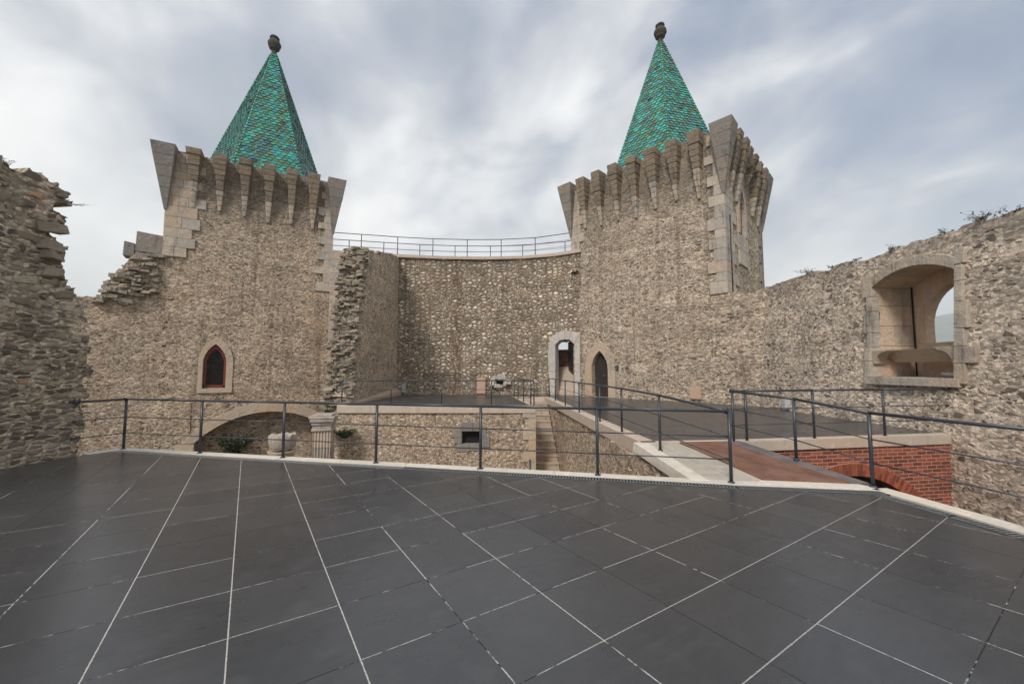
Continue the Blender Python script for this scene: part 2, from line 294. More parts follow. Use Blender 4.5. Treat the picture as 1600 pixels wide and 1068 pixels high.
c = t.mix(rn, (.17, .04, .025, 1), (.40, .11, .055, 1)); c = t.mix(t.ss(n, .4, .7, 0, .5), c, (.16, .05, .03, 1)); t.put(b.inputs['Base Color'], c); bump(t, b, n, .5, .01); M['archbrick'] = m
M['brickmortar'] = plain('pink_mortar', (.44, .24, .18), .9)
# glazed roof tiles
m, t, b = mat('glazed_green_tiles'); rn = t.new('ShaderNodeAttribute', attribute_name='rnd').outputs['Fac']; p = t.new('ShaderNodeNewGeometry').outputs['Position']
c = t.ramp(rn, [(0, (.012, .022, .018)), (.015, (.035, .10, .07)), (.12, (.03, .21, .14)), (.28, (.065, .15, .10)), (.40, (.03, .29, .20)), (.56, (.05, .18, .135)), (.66, (.04, .38, .29)), (.82, (.03, .28, .31)), (.90, (.11, .17, .06)), (.95, (.02, .16, .27)), (.985, (.15, .14, .05)), (.993, (.09, .42, .34))], True)
n = t.noise(p, 9, 4, .65); c = t.mix(t.ss(n, .5, .8, 0, .3), c, t.vm('SCALE', c, sc=.6))
t.put(b.inputs['Base Color'], c); b.inputs['Roughness'].default_value = .24; b.inputs['Coat Weight'].default_value = .5; b.inputs['Coat Roughness'].default_value = .2; M['glaze'] = m

# ------------------------------------------------------------------ object helpers
ORG = {}
def thing(name, label, cat, loc=(0, 0, 0), group=None):
    o = bpy.data.objects.new(name, None); o.empty_display_size = .3; C.objects.link(o); o.location = loc
    ORG[o] = Vector(loc); o['label'] = label; o['category'] = cat
    if group: o['group'] = group
    return o
def tag(o, label=None, cat=None, group=None, kind=None):
    if label: o['label'] = label
    if cat: o['category'] = cat
    if group: o['group'] = group
    if kind: o['kind'] = kind
    return o
class MB:
    def __init__(s): s.v = []; s.f = []; s.r = []; s.uv = []; s.m = []; s.sm = []
    def face(s, idx, r=0., mi=0, uv=None, smooth=False):
        s.f.append(tuple(idx)); s.r.append(r); s.m.append(mi); s.uv.append(uv); s.sm.append(smooth)
    def verts(s, vs):
        i = len(s.v); s.v.extend(tuple(v) for v in vs); return i
    def hexa(s, p, r=None, mi=0):                 # p: 8 points, bottom 4 ccw then top 4
        r = rng.random() if r is None else r; i = s.verts(p)
        for q in ((3, 2, 1, 0), (4, 5, 6, 7), (0, 1, 5, 4), (1, 2, 6, 5), (2, 3, 7, 6), (3, 0, 4, 7)): s.face([i+k for k in q], r, mi)
    def box(s, a, b, r=None, mi=0):
        (x0, y0, z0), (x1, y1, z1) = a, b
        s.hexa([(x0, y0, z0), (x1, y0, z0), (x1, y1, z0), (x0, y1, z0), (x0, y0, z1), (x1, y0, z1), (x1, y1, z1), (x0, y1, z1)], r, mi)
    def obox(s, c, ax, half, r=None, mi=0, jit=0.):   # oriented box; ax = three unit vectors
        P = []
        for sz in (-1, 1):
            for sx, sy in ((-1, -1), (1, -1), (1, 1), (-1, 1)):
                q = Vector(c)+ax[0]*half[0]*sx+ax[1]*half[1]*sy+ax[2]*half[2]*sz
                if jit: q += Vector((rng.uniform(-jit, jit), rng.uniform(-jit, jit), rng.uniform(-jit, jit)*.6))
                P.append(q)
        s.hexa(P, r, mi)
    def prism(s, pts, z0, z1, r=None, mi=0, cap=True):  # pts ccw from above
        n = len(pts); r = rng.random() if r is None else r
        i = s.verts([(x, y, z0) for x, y in pts]+[(x, y, z1) for x, y in pts])
        s.face([i+n+k for k in range(n)], r, mi)
        if cap: s.face([i+k for k in reversed(range(n))], r, mi)
        for k in range(n): s.face((i+k, i+(k+1) % n, i+n+(k+1) % n, i+n+k), r, mi)
    def tube(s, path, rad, n=10, r=0., mi=0, cap=True):
        path = [Vector(p) for p in path]; rings = []
        for k, p in enumerate(path):
            a = path[k]-path[k-1] if k else path[1]-path[0]; b_ = path[k+1]-path[k] if k < len(path)-1 else a
            d = (a.normalized()+b_.normalized()).normalized(); up = Vector((0, 0, 1)) if abs(d.z) < .95 else Vector((1, 0, 0))
            e = d.cross(up).normalized(); f = e.cross(d).normalized(); rr = rad[k] if isinstance(rad, (list, tuple)) else rad
            rings.append(s.verts([p+e*rr*math.cos(2*math.pi*j/n)+f*rr*math.sin(2*math.pi*j/n) for j in range(n)]))
        for a, b_ in zip(rings, rings[1:]):
            for j in range(n): s.face((a+j, a+(j+1) % n, b_+(j+1) % n, b_+j), r, mi, smooth=True)
        if cap: s.face([rings[0]+j for j in reversed(range(n))], r, mi); s.face([rings[-1]+j for j in range(n)], r, mi)
    def lathe(s, c, prof, n=20, r=0., mi=0, wob=0.):
        rings = []
        for rad, z in prof:
            rings.append(s.verts([(c[0]+rad*(1+wob*math.sin(j*2.7+z*9))*math.cos(2*math.pi*j/n), c[1]+rad*(1+wob*math.cos(j*1.9+z*7))*math.sin(2*math.pi*j/n), c[2]+z) for j in range(n)]))
        for a, b_ in zip(rings, rings[1:]):
            for j in range(n): s.face((a+j, a+(j+1) % n, b_+(j+1) % n, b_+j), r, mi, smooth=True)
        s.face([rings[0]+j for j in reversed(range(n))], r, mi); s.face([rings[-1]+j for j in range(n)], r, mi)
    def build(s, name, mats, parent=None, bevel=0., disp=None):
        me = bpy.data.meshes.new(name); o = bpy.data.objects.new(name, me); C.objects.link(o)
        org = Vector((0, 0, 0))
        if parent is not None:
            o.parent = parent; q = parent
            while q is not None and q not in ORG: q = q.parent
            if q is not None: org = ORG[q]
        V = np.array(s.v, dtype=float)-np.array(org)
        me.from_pydata(V.tolist(), [], s.f)
        if isinstance(mats, str): mats = [mats]
        for k_ in mats: me.materials.append(M[k_])
        me.polygons.foreach_set('material_index', s.m); me.polygons.foreach_set('use_smooth', s.sm)
        a = me.attributes.new('rnd', 'FLOAT', 'FACE'); a.data.foreach_set('value', s.r)
        ul = me.uv_layers.new(name='UVMap'); flat = np.zeros((len(me.loops), 2)); li = 0
        W = np.array(s.v, dtype=float)
        for fi, f in enumerate(s.f):
            u = s.uv[fi]
            if u is None:
                P = W[list(f)]; n = np.cross(P[1]-P[0], P[2]-P[0]); L = np.linalg.norm(n); n = n/L if L > 1e-9 else np.array((0, 0, 1))
                if abs(n[2]) > .8: u = P[:, :2]
                else:
                    h = np.array((-n[1], n[0])); h = h/(np.linalg.norm(h)+1e-9); u = np.stack((P[:, :2]@h, P[:, 2]), 1)
            flat[li:li+len(f)] = u; li += len(f)
        ul.data.foreach_set('uv', flat.ravel()); me.update()
        if bevel:
            md = o.modifiers.new('bevel', 'BEVEL'); md.width = bevel; md.segments = 2; md.limit_method = 'ANGLE'; md.angle_limit = R_(40)
        return o

def wall_grid(name, path, z0, z1, step, th, matk, parent=None, keep=None, top=None, closed=False, batter=0., jit=.25, back=True, u0=0., rough=.0, dz=None, proud=0., nojamb=False):
    """masonry: a dense sheet along a plan path (outer face to the right of the path), with an inner face and jambs"""
    pts = [Vector((p[0], p[1])) for p in path]
    if closed: pts = pts+[pts[0]]
    cols = []; u = u0
    for a, b_ in zip(pts, pts[1:]):
        L = (b_-a).length; n = max(1, int(round(L/step)))
        for k in range(n): cols.append((a+(b_-a)*k/n, u+L*k/n, (b_-a)/L))
        u += L
    cols.append((pts[-1], u, (pts[-1]-pts[-2]).normalized()))
    nc = len(cols); P = np.array([[c[0].x, c[0].y] for c in cols]); Uc = np.array([c[1] for c in cols])
    T_ = np.array([[c[2].x, c[2].y] for c in cols]); Tp = np.roll(T_, 1, axis=0)
    if closed: Tp[0] = T_[-2]; T_[-1] = T_[0]; Tp[-1] = Tp[0] if False else np.array(cols[-2][2])
    else: Tp[0] = T_[0]
    N1 = np.stack((T_[:, 1], -T_[:, 0]), 1); N0 = np.stack((Tp[:, 1], -Tp[:, 0]), 1)
    N = N1+N0; N /= np.sum(N*N1, axis=1)[:, None]
    nr = max(1, int(round((z1-z0)/(dz or step)))); Zr = np.linspace(z0, z1, nr+1)
    rs = np.random.RandomState(abs(hash(name)) % 1000 if False else len(name)*37+int(z1*10))
    UU, ZZ = np.meshgrid(Uc, Zr); XX = np.tile(P[:, 0], (nr+1, 1)); YY = np.tile(P[:, 1], (nr+1, 1))
    ju = (rs.rand(nr+1, nc)-.5)*2*jit*step; jz = (rs.rand(nr+1, nc)-.5)*2*jit*step
    ju[:, 0] = ju[:, -1] = 0; jz[0, :] = jz[-1, :] = 0
    corner = np.abs(np.sum(N0*N1, axis=1)) < .999; ju[:, corner] = 0
    if closed: jz[:, -1] = jz[:, 0]
    Tz = None
    if top is not None:
        Tz = np.array([top(q) for q in Uc]); ZT = np.minimum(ZZ+jz, Tz[None, :])
    else: ZT = ZZ+jz
    XX = XX+ju*T_[:, 0]; YY = YY+ju*T_[:, 1]
    lo = rough*np.array([[mnoise.noise(Vector((float(Uc[j])*.8, float(Zr[i])*.8, len(matk)*1.3))) for j in range(nc)] for i in range(nr+1)]) if rough else 0.
    off = -batter*(ZZ-z0)+lo-rough*.45+proud
    if closed and rough: off[:, -1] = off[:, 0]
    FX = XX+N[:, 0]*off; FY = YY+N[:, 1]*off
    BX = XX-N[:, 0]*th; BY = YY-N[:, 1]*th
    uc = (Uc[:-1]+Uc[1:])/2; zc = (Zr[:-1]+Zr[1:])/2
    K = np.ones((nr, nc-1), bool)
    if keep is not None: K = np.array([[bool(keep(float(a), float(c_))) for a in uc] for c_ in zc])
    if Tz is not None:
        tm = np.maximum(Tz[:-1], Tz[1:]); K &= (Zr[:-1][:, None] < tm[None, :]-.004)
    mb = MB(); nv = (nr+1)*nc
    mb.v = list(map(tuple, np.stack((FX.ravel(), FY.ravel(), ZT.ravel()), 1)))+list(map(tuple, np.stack((BX.ravel(), BY.ravel(), ZT.ravel()), 1)))
    Uj = (UU+ju).ravel(); Zj = ZT.ravel()
    def uvF(ids): return [(Uj[i], Zj[i]) for i in ids]
    wrap = closed
    for i in range(nr):
        for j in range(nc-1):
            if not K[i, j]: continue
            a, b_, c_, d_ = i*nc+j, i*nc+j+1, (i+1)*nc+j+1, (i+1)*nc+j
            mb.face((a, b_, c_, d_), 0, 0, uvF((a, b_, c_, d_)), True)
            if back: mb.face((nv+b_, nv+a, nv+d_, nv+c_), 0, 0, uvF((b_, a, d_, c_)), True)
            jl = (j-1) % (nc-1) if wrap else j-1; jr = (j+1) % (nc-1) if wrap else j+1
            def side(p, q, du, dz_):
                mb.face((q, p, nv+p, nv+q), 0, 0, [(Uj[q], Zj[q]), (Uj[p], Zj[p]), (Uj[p]+du, Zj[p]+dz_), (Uj[q]+du, Zj[q]+dz_)])
            if nojamb: pass
            elif jl < 0 or not K[i, jl]: side(d_, a, -th, 0) if False else mb.face((a, d_, nv+d_, nv+a), 0, 0, [(Uj[a], Zj[a]), (Uj[d_], Zj[d_]), (Uj[d_]-th, Zj[d_]), (Uj[a]-th, Zj[a])])
            if not nojamb and (jr >= nc-1 or not K[i, jr]): mb.face((c_, b_, nv+b_, nv+c_), 0, 0, [(Uj[c_], Zj[c_]), (Uj[b_], Zj[b_]), (Uj[b_]+th, Zj[b_]), (Uj[c_]+th, Zj[c_])])
            if i+1 >= nr or not K[i+1, j]: mb.face((d_, c_, nv+c_, nv+d_), 0, 0, [(Uj[d_], Zj[d_]), (Uj[c_], Zj[c_]), (Uj[c_], Zj[c_]+th), (Uj[d_], Zj[d_]+th)])
            if i == 0 or not K[i-1, j]: mb.face((b_, a, nv+a, nv+b_), 0, 0, [(Uj[b_], Zj[b_]), (Uj[a], Zj[a]), (Uj[a], Zj[a]-th), (Uj[b_], Zj[b_]-th)])
    o = mb.build(name, matk, parent)
    import bmesh
    bm = bmesh.new(); bm.from_mesh(o.data)
    bmesh.ops.delete(bm, geom=[v for v in bm.verts if not v.link_faces], context='VERTS')
    if closed: bmesh.ops.remove_doubles(bm, verts=[v for v in bm.verts if v.is_boundary], dist=.002)
    bm.to_mesh(o.data); bm.free()
    return o

def frame(p, q):                                   # plane frame from plan points p->q : returns fn(u,z,out)->world
    p = Vector((p[0], p[1])); q = Vector((q[0], q[1])); d = (q-p).normalized(); n = Vector((d.y, -d.x))
    def f(u, z, out=0.):
        w_ = p+d*u+n*out; return Vector((w_.x, w_.y, z))
    f.d = Vector((d.x, d.y, 0)); f.n = Vector((n.x, n.y, 0)); f.p = p; f.L = (q-p).length
    return f
def ring(mb, fr, inner, outer, o0, o1, r=None, mi=0, gap=.004, jit=0.):
    """blocks between inner and outer outlines (lists of lists of (u,z)), each list one block's stations"""
    for A, B in zip(inner, outer):
        rr = rng.random() if r is None else r
        for (a, a2, b_, b2) in zip(A, A[1:], B, B[1:]):
            mb.hexa([fr(*a, o1), fr(*a2, o1), fr(*b2, o1), fr(*b_, o1), fr(*a, o0), fr(*a2, o0), fr(*b2, o0), fr(*b_, o0)], rr, mi)
def pointed(cx, w_, zb, zs, za, n=5):
    """pointed arch outline, from bottom left up and over to bottom right"""
    h = w_/2; rise = za-zs; Rr = (h*h+rise*rise)/(2*h); c0 = cx-h+Rr; a1 = math.asin(min(1, rise/Rr))
    left = [(cx-h, zb), (cx-h, (zb+zs)/2), (cx-h, zs)]+[(c0-Rr*math.cos(a1*k/n), zs+Rr*math.sin(a1*k/n)) for k in range(1, n+1)]
    return left+[(2*cx-u, z) for u, z in reversed(left[:-1])]
def chunks(L, k): return [L[i:i+k+1] for i in range(0, len(L)-1, k)]
def surround(mb, fr, ci, co, o0, o1, k=2, mi=0): ring(mb, fr, chunks(ci, k), chunks(co, k), o0, o1, None, mi)
def poly(mb, fr, pts, out, r=0., mi=0):
    i = mb.verts([fr(u, z, out) for u, z in pts]); mb.face([i+k for k in range(len(pts))], r, mi)
def inside(pts, u, z):
    c = False; j = len(pts)-1
    for i in range(len(pts)):
        (xi, yi), (xj, yj) = pts[i], pts[j]
        if (yi > z) != (yj > z) and u < (xj-xi)*(z-yi)/(yj-yi)+xi: c = not c
        j = i
    return c
def step_noise(z, h, seed):
    k = math.floor(z/h); r = random.Random(k*131+seed).random()
    return r*2-1
def rocks(mb, pts, size, jit=.35, flat=.4):
    for p in pts:
        a = rng.uniform(0, math.pi); ax = (Vector((math.cos(a), math.sin(a), rng.uniform(-.12, .12))).normalized(), Vector((-math.sin(a), math.cos(a), rng.uniform(-.12, .12))).normalized(), Vector((0, 0, 1)))
        s_ = size*rng.uniform(.6, 1.25)
        mb.obox(p, ax, (s_*rng.uniform(.7, 1.2), s_*rng.uniform(.6, 1.), s_*flat*rng.uniform(.6, 1.2)), jit=s_*jit*.6)

ZB = -4.6   # level of the sunken courtyard
# ------------------------------------------------------------------ ground, courtyard, terraces
mb = MB()
gp = [(-4500, -4500), (4500, -4500), (4500, 4500), (-4500, 4500)]
i = mb.verts([(x_, y_, -14) for x_, y_ in gp]); mb.face([i, i+1, i+2, i+3]); tag(mb.build('ground', 'field'), kind='structure')
mb = MB(); i = mb.verts([(-24, -6, ZB), (12, -6, ZB), (12, 30, ZB), (-24, 30, ZB)]); mb.face([i, i+1, i+2, i+3]); tag(mb.build('courtyard_floor', 'sand'), kind='structure')
# castle mound
mb = MB(); pr = []
ring_pts = [(32, ZB-.1), (44, -9), (60, -14.5)]
rings = [mb.verts([(-2+rr*math.cos(a*math.pi/20), 12+rr*math.sin(a*math.pi/20), zz) for a in range(40)]) for rr, zz in ring_pts]
for a, b_ in zip(rings, rings[1:]):
    for j in range(40): mb.face((b_+j, b_+(j+1) % 40, a+(j+1) % 40, a+j))
mb.face([rings[0]+j for j in range(40)]); tag(mb.build('castle_hill', 'field'), kind='structure')
# far hills on the right
mb = MB(); nA, nR = 90, 14; V = []
for i in range(nR+1):
    for j in range(nA+1):
        az = R_(28+j*85/nA); rr = 2300+i*130
        prof = math.sin(math.pi*min(1, i/nR)) ** .8
        env = min(1, max(0, (j/nA-.04)/.22)); env = env*env*(3-2*env)
        hgt = (322+22*mnoise.noise(Vector((az*7, i*.05, 0)))+7*mnoise.noise(Vector((az*40, i*.3, 2))))*env*prof
        V.append((rr*math.sin(az), rr*math.cos(az), -15+hgt))
mb.verts(V)
for i in range(nR):
    for j in range(nA):
        a = i*(nA+1)+j; mb.face((a, a+1, a+nA+2, a+nA+1), smooth=True)
tag(mb.build('hills', 'field'), kind='structure')

# main terrace
K0, K1, K2 = (-7.90, 8.28), (3.11, 5.83), (4.93, 5.56)
kr = [K0, K1, K2, (5.06, 4.55), (5.55, .0), (5.75, -4)]
flo = [(-9.2, -4), (5.75-.305, -4), (5.55-.305, 0), (4.755, 4.5), (4.70, 5.32), (3.06, 5.555), (-7.93, 8.01), (-8.12, 7.75), (-8.3, 6.6)]
mb = MB(); mb.prism([(-9.6, -4)]+flo[1:], -.25, 0.); tag(mb.build('main_terrace_floor', 'tile'), kind='structure')
def strip(mb, pts, a, b_, z0, z1, seg=None, r=None):
    """a band along plan points between offsets a and b (positive to the left of the path)"""
    P = [Vector((p[0], p[1])) for p in pts]; ns = []
    for i in range(len(P)):
        d0 = (P[i]-P[i-1]).normalized() if i else (P[1]-P[0]).normalized(); d1 = (P[i+1]-P[i]).normalized() if i < len(P)-1 else d0
        n0 = Vector((-d0.y, d0.x)); n1 = Vector((-d1.y, d1.x)); n = n0+n1; n /= n.dot(n1); ns.append(n)
    zz = z0 if isinstance(z0, (list, tuple)) else [z0]*len(P); z2 = z1 if isinstance(z1, (list, tuple)) else [z1]*len(P)
    for i in range(len(P)-1):
        L = (P[i+1]-P[i]).length; n = max(1, int(round(L/seg))) if seg else 1
        for k in range(n):
            s0 = k/n+(.0015/L if seg else 0); s1 = (k+1)/n-(.0015/L if seg else 0); q = []
            for s_ in (s0, s1):
                p = P[i].lerp(P[i+1], s_); nn = ns[i].lerp(ns[i+1], s_); zb = zz[i]*(1-s_)+zz[i+1]*s_; zt = z2[i]*(1-s_)+z2[i+1]*s_
                q.append((p+nn*a, p+nn*b_, zb, zt))
            (A, B, zb, zt), (A2, B2, zb2, zt2) = q
            if b_ > a: (A, B), (A2, B2) = (B, A), (B2, A2)
            mb.hexa([(A2.x, A2.y, zb2), (A.x, A.y, zb), (B.x, B.y, zb), (B2.x, B2.y, zb2), (A2.x, A2.y, zt2), (A.x, A.y, zt), (B.x, B.y, zt), (B2.x, B2.y, zt2)][::1], r)
mb = MB(); strip(mb, [(-8.14, 7.80), K0, K1, K2], -.10, .12, -.26, .012, 1.2); strip(mb, kr[2:], -.10, .14, -.26, .012, 1.2)
mk = tag(mb.build('terrace_kerb', 'kerb', bevel=.006), kind='structure')
# drains
g = thing('drain_grate', 'long slotted metal drain along the kerb in front of the ramp and stairs', 'drain grate', (-1.6, 6.7, 0))
def along(p, q, s_): return (p[0]+(q[0]-p[0])*s_, p[1]+(q[1]-p[1])*s_)
def grate(parent, p, q, off0, off1, sp=.044, z=.006):
    P = Vector(p); Q = Vector(q); L = (Q-P).length; d = (Q-P)/L; n = Vector((d.y, -d.x)); ax = (Vector((d.x, d.y, 0)), Vector((n.x, n.y, 0)), Vector((0, 0, 1)))
    mb = MB(); nb = int(L/sp); mid = (off0+off1)/2; hw = (off1-off0)/2
    for k in range(nb): c_ = P+d*(k+.5)*sp+n*mid; mb.obox((c_.x, c_.y, z-.004), ax, (.009, hw-.012, .006), 0)
    for o_ in (off0+.006, off1-.006, ): c_ = P+d*L/2+n*o_; mb.obox((c_.x, c_.y, z-.0035), ax, (L/2, .006, .0065), 0)
    mb.build('slotted_bars', 'grate', parent)
    mb = MB(); c_ = P+d*L/2+n*mid; mb.obox((c_.x, c_.y, z-.006), ax, (L/2, hw, .003), 0); mb.build('channel', 'black', parent)
grate(g, (-1.75, 6.91), K1, .12, .27); grate(g, K1, (4.93, 5.56), .13, .27)
g2 = thing('drain_grate', 'short slotted drain beside the right hand kerb above the brick arch', 'drain grate', (4.9, 4.8, 0)); grate(g2, (4.79+.14, 5.33), (5.06, 4.55), .16, .30); grate(g2, (5.06, 4.55), (5.55, 0), .16, .30)
mb = MB(); strip(mb, [K0, (-1.75, 6.91)], -.13, -.27, -.2, .003, 1.1); tag(mb.build('drain_cover', 'grate'), 'plain grey cover strip of the drain along the left half of the kerb', 'drain cover')

# upper terrace around the stairwell
ZU = .18
pA, pB, pC, pD = (-6.95, 16.15), (.93, 16.15), (.2, 21.45), (1.72, 21.35)
pE, pF, pG, pH, pI = (2.36, 11.0), (2.55, 8.0), (4.45, 8.12), (9.75, 9.02), (9.9, 15.6)
mb = MB()
mb.prism([(-6.85, 16.3), (.80, 16.3), (.06, 21.6), (1.86, 21.5), (2.66, 8.2), (4.45, 8.30), (9.85, 9.2), (10.1, 15.5), (5, 22), (3.9, 23.2), (0, 24.4), (-4, 24.2), (-6.9, 23.4)], -.1, ZU)
tag(mb.build('upper_terrace_floor', 'tile'), kind='structure')
mb = MB()
strip(mb, [pA, pB], -.02, .16, -.10, ZU+.010, 1.3); strip(mb, [pB, pC], -.02, .16, -.10, ZU+.010, 1.3); strip(mb, [(.05, 21.4), (1.86, 21.4)], -.02, .16, -.10, ZU+.010, 1.3)
strip(mb, [(1.72, 21.6), pE, pF], -.02, .30, -.10, ZU+.012, 1.6)
strip(mb, [(2.5, 7.93), pG, pH], -.02, .20, -.02, ZU+.012, 1.6)
tag(mb.build('upper_terrace_edge_stones', 'fascia', bevel=.008), kind='structure')
# ramp between the two terraces
mb = MB()
mb.hexa([(2.80, 5.94, -.3), (3.75, 5.80, -.3), (3.25, 8.0, -.3), (2.55, 8.0, -.3), (2.80, 5.94, .005), (3.75, 5.80, .005), (3.25, 7.98, ZU), (2.55, 7.98, ZU)], .3)
tag(mb.build('stone_ramp', 'rampst'), 'pale rough stone strip of the ramp up to the far terrace', 'ramp')
mb = MB(); mb.hexa([(2.60, 5.99, -.16), (2.79, 5.93, -.16), (2.54, 8.0, .02), (2.36, 8.0, .02), (2.60, 5.99, .02), (2.84, 5.93, .02), (2.64, 8.0, ZU+.014), (2.38, 8.0, ZU+.014)], .3)
mb.hexa([(3.4, 5.72, -.3), (4.90, 5.64, -.3), (4.85, 5.76, -.3), (3.6, 5.97, -.3), (3.4, 5.72, .014), (4.90, 5.64, .014), (4.85, 5.76, .014), (3.6, 5.97, .016)], .4)
tag(mb.build('ramp_kerb', 'kerb', bevel=.006), kind='structure')
rp = thing('rusted_ramp', 'rust brown steel plate ramp with a worn grey edge above the brick arch', 'ramp', (4, 7, 0))
mb = MB(); mb.hexa([(3.62, 5.94, -.04), (4.75, 5.76, -.04), (4.18, 8.09, ZU-.03), (3.28, 8.0, ZU-.03), (3.62, 5.94, .030), (4.75, 5.76, .030), (4.18, 8.09, ZU+.018), (3.28, 8.0, ZU+.018)], .4); mb.build('plate', 'corten', rp)
mb = MB(); mb.hexa([(4.75, 5.76, -.12), (4.98, 5.72, -.12), (4.52, 8.14, ZU-.12), (4.18, 8.09, ZU-.12), (4.75, 5.76, .032), (4.98, 5.72, .032), (4.52, 8.14, ZU+.02), (4.18, 8.09, ZU+.02)], .4); mb.build('metal_edge', 'edge', rp)

# retaining walls
rw = thing('retaining_wall', 'rough rubble wall under the far left terrace with a small barred opening', 'wall', (-3, 16.1, ZB))
fr = frame((-7.3, 16.17), (.93, 16.17)); win = [(5.31, -1.31), (6.01, -1.31), (6.01, -.82), (5.31, -.82)]
wall_grid('masonry', [(-7.3, 16.17), (.93, 16.17), (.2, 21.5), (1.8, 21.4)], ZB, -.08, .07, .45, 'lower', rw, keep=lambda u, z: not (5.28 < u < 6.04 and -1.33 < z < -.79), rough=.03, u0=0)
mb = MB()
for (a, b_, c_, d_) in [(5.0, 5.31, -1.305, -1.05), (4.92, 5.31, -1.05, -.60), (6.01, 6.42, -1.45, -1.0), (6.01, 6.28, -1.0, -.62), (5.31, 5.75, -.82, -.45), (5.75, 6.01, -.82, -.47), (5.1, 5.6, -1.62, -1.31), (5.6, 6.01, -1.58, -1.31)]:
    mb.hexa([fr(a+.004, c_, .0), fr(b_-.004, c_, .0), fr(b_-.004, c_, -.3), fr(a+.004, c_, -.3), fr(a+.004, d_-.006, .0), fr(b_-.004, d_-.006, .0), fr(b_-.004, d_-.006, -.3), fr(a+.004, d_-.006, -.3)])
mb.build('opening_surround', 'dressgrey', rw, bevel=.015)
mb = MB(); poly(mb, fr, [(5.2, -1.4), (6.1, -1.4), (6.1, -.7), (5.2, -.7)], -.28); mb.build('dark_opening', 'black', rw)
mb = MB(); zz = ZB
for k in range(11):
    h = .40 if k % 2 else .46; a = 8.23-(.28 if k % 2 else .5); z2 = min(zz+h, -.1)
    if z2-zz > .08: mb.hexa([fr(a, zz+.004, .015), fr(8.25, zz+.004, .015), fr(8.25, zz+.004, -.3), fr(a, zz+.004, -.3), fr(a, z2-.004, .015), fr(8.25, z2-.004, .015), fr(8.25, z2-.004, -.3), fr(a, z2-.004, -.3)])
    zz = z2
mb.build('corner_stones', 'surround', rw, bevel=.012)
mb = MB(); mb.tube([fr(8.0, -1.9, .05), fr(8.0, -3.6, .05)], .035, 8); mb.build('drain_pipe', 'steel', rw)

rw2 = thing('retaining_wall', 'long rubble wall right of the narrow stairs under the sloping railing', 'wall', (2.2, 14, ZB))
wall_grid('masonry', [(2.86, 5.95), (2.58, 6.9), (2.40, 9.0), (2.38, 11.0), (1.74, 21.6)][::-1], ZB, -.09, .07, .4, 'lower', rw2, rough=.04, keep=lambda u, z: not (2.6 < u < 3.0 and -1.3 < z < -.6)) if False else \
    wall_grid('masonry', [(2.62, 5.95), (2.42, 8.0), (2.39, 11.0), (1.75, 21.6)][::-1], ZB, -.09, .07, .4, 'lower', rw2, rough=.04, keep=lambda u, z: not (2.6 < u < 3.0 and -1.3 < z < -.6))
# main terrace retaining wall and ramp side
rw3 = thing('retaining_wall', 'rubble wall carrying the near terrace below its white kerb', 'wall', (0, 7, ZB))
wall_grid('masonry', [(-8.3, 8.32), (-7.9, 8.36), (3.0, 5.93), (5.0, 5.62), (5.14, 4.5), (5.62, 0), (5.8, -4)][::-1], ZB, -.20, .14, .4, 'lower', rw3)

# brick wall with arch
bw = thing('brick_wall', 'red brick wall with a low dark arch under the far terrace edge', 'wall', (7, 8.5, ZB))
fb = frame((2.6, 7.86), (9.9, 9.05)); ua = 4.55; zc_ = -2.67
def arch_pt(R, a): return (ua+R*math.sin(a), zc_+R*math.cos(a))
mb = MB(); A0 = R_(60); N_ = 40
def zi(u): return zc_+math.sqrt(max(.01, 2.30**2-(u-ua)**2)) if abs(u-ua) < 2.0 else ZB
us = [0.0]+[ua-1.99+3.98*k/N_ for k in range(N_+1)]+[fb.L+.3]
for a, b_ in zip(us, us[1:]):
    za, zb_ = (ZB, ZB) if (b_ <= ua-1.985 or a >= ua+1.985) else (zi(a), zi(b_))
    i = mb.verts([fb(a, za), fb(b_, zb_), fb(b_, -.02), fb(a, -.02)]); mb.face((i, i+1, i+2, i+3), 0, 0, [(a, za), (b_, zb_), (b_, -.02), (a, -.02)])
    i = mb.verts([fb(a, za, -.4), fb(b_, zb_, -.4), fb(b_, zb_), fb(a, za)]); mb.face((i, i+1, i+2, i+3), 0, 0, [(a, za-.4), (b_, zb_-.4), (b_, zb_), (a, za)])
mb.build('brick_face', 'brick', bw)
mb = MB(); nb = 66
for k in range(nb):
    a0 = -A0+2*A0*k/nb; a1 = a0+2*A0/nb-.0075
    for (r0, r1) in ((2.07, 2.19), (2.20, 2.32), ) if k % 2 else ((2.07, 2.32),):
        P = [arch_pt(r0, a0), arch_pt(r0, a1), arch_pt(r1, a1), arch_pt(r1, a0)]
        o1 = .035+rng.uniform(-.004, .004); mb.hexa([fb(*P[0], -.2), fb(*P[1], -.2), fb(*P[2], -.2), fb(*P[3], -.2)]+[fb(*q, o1) for q in P])
mb.build('arch_bricks', 'archbrick', bw)
mb = MB(); inn = [arch_pt(2.075, -A0+2*A0*k/40) for k in range(41)]; out = [arch_pt(2.33, -A0+2*A0*k/40) for k in range(41)]; ring(mb, fb, [inn], [out], .024, -.19, .5); mb.build('arch_mortar', 'brickmortar', bw)
mb = MB(); poly(mb, fb, [(ua-2.6, ZB), (ua+2.6, ZB), (ua+2.6, -.1), (ua-2.6, -.1)], -2.2); mb.build('tunnel_back', 'black', bw)

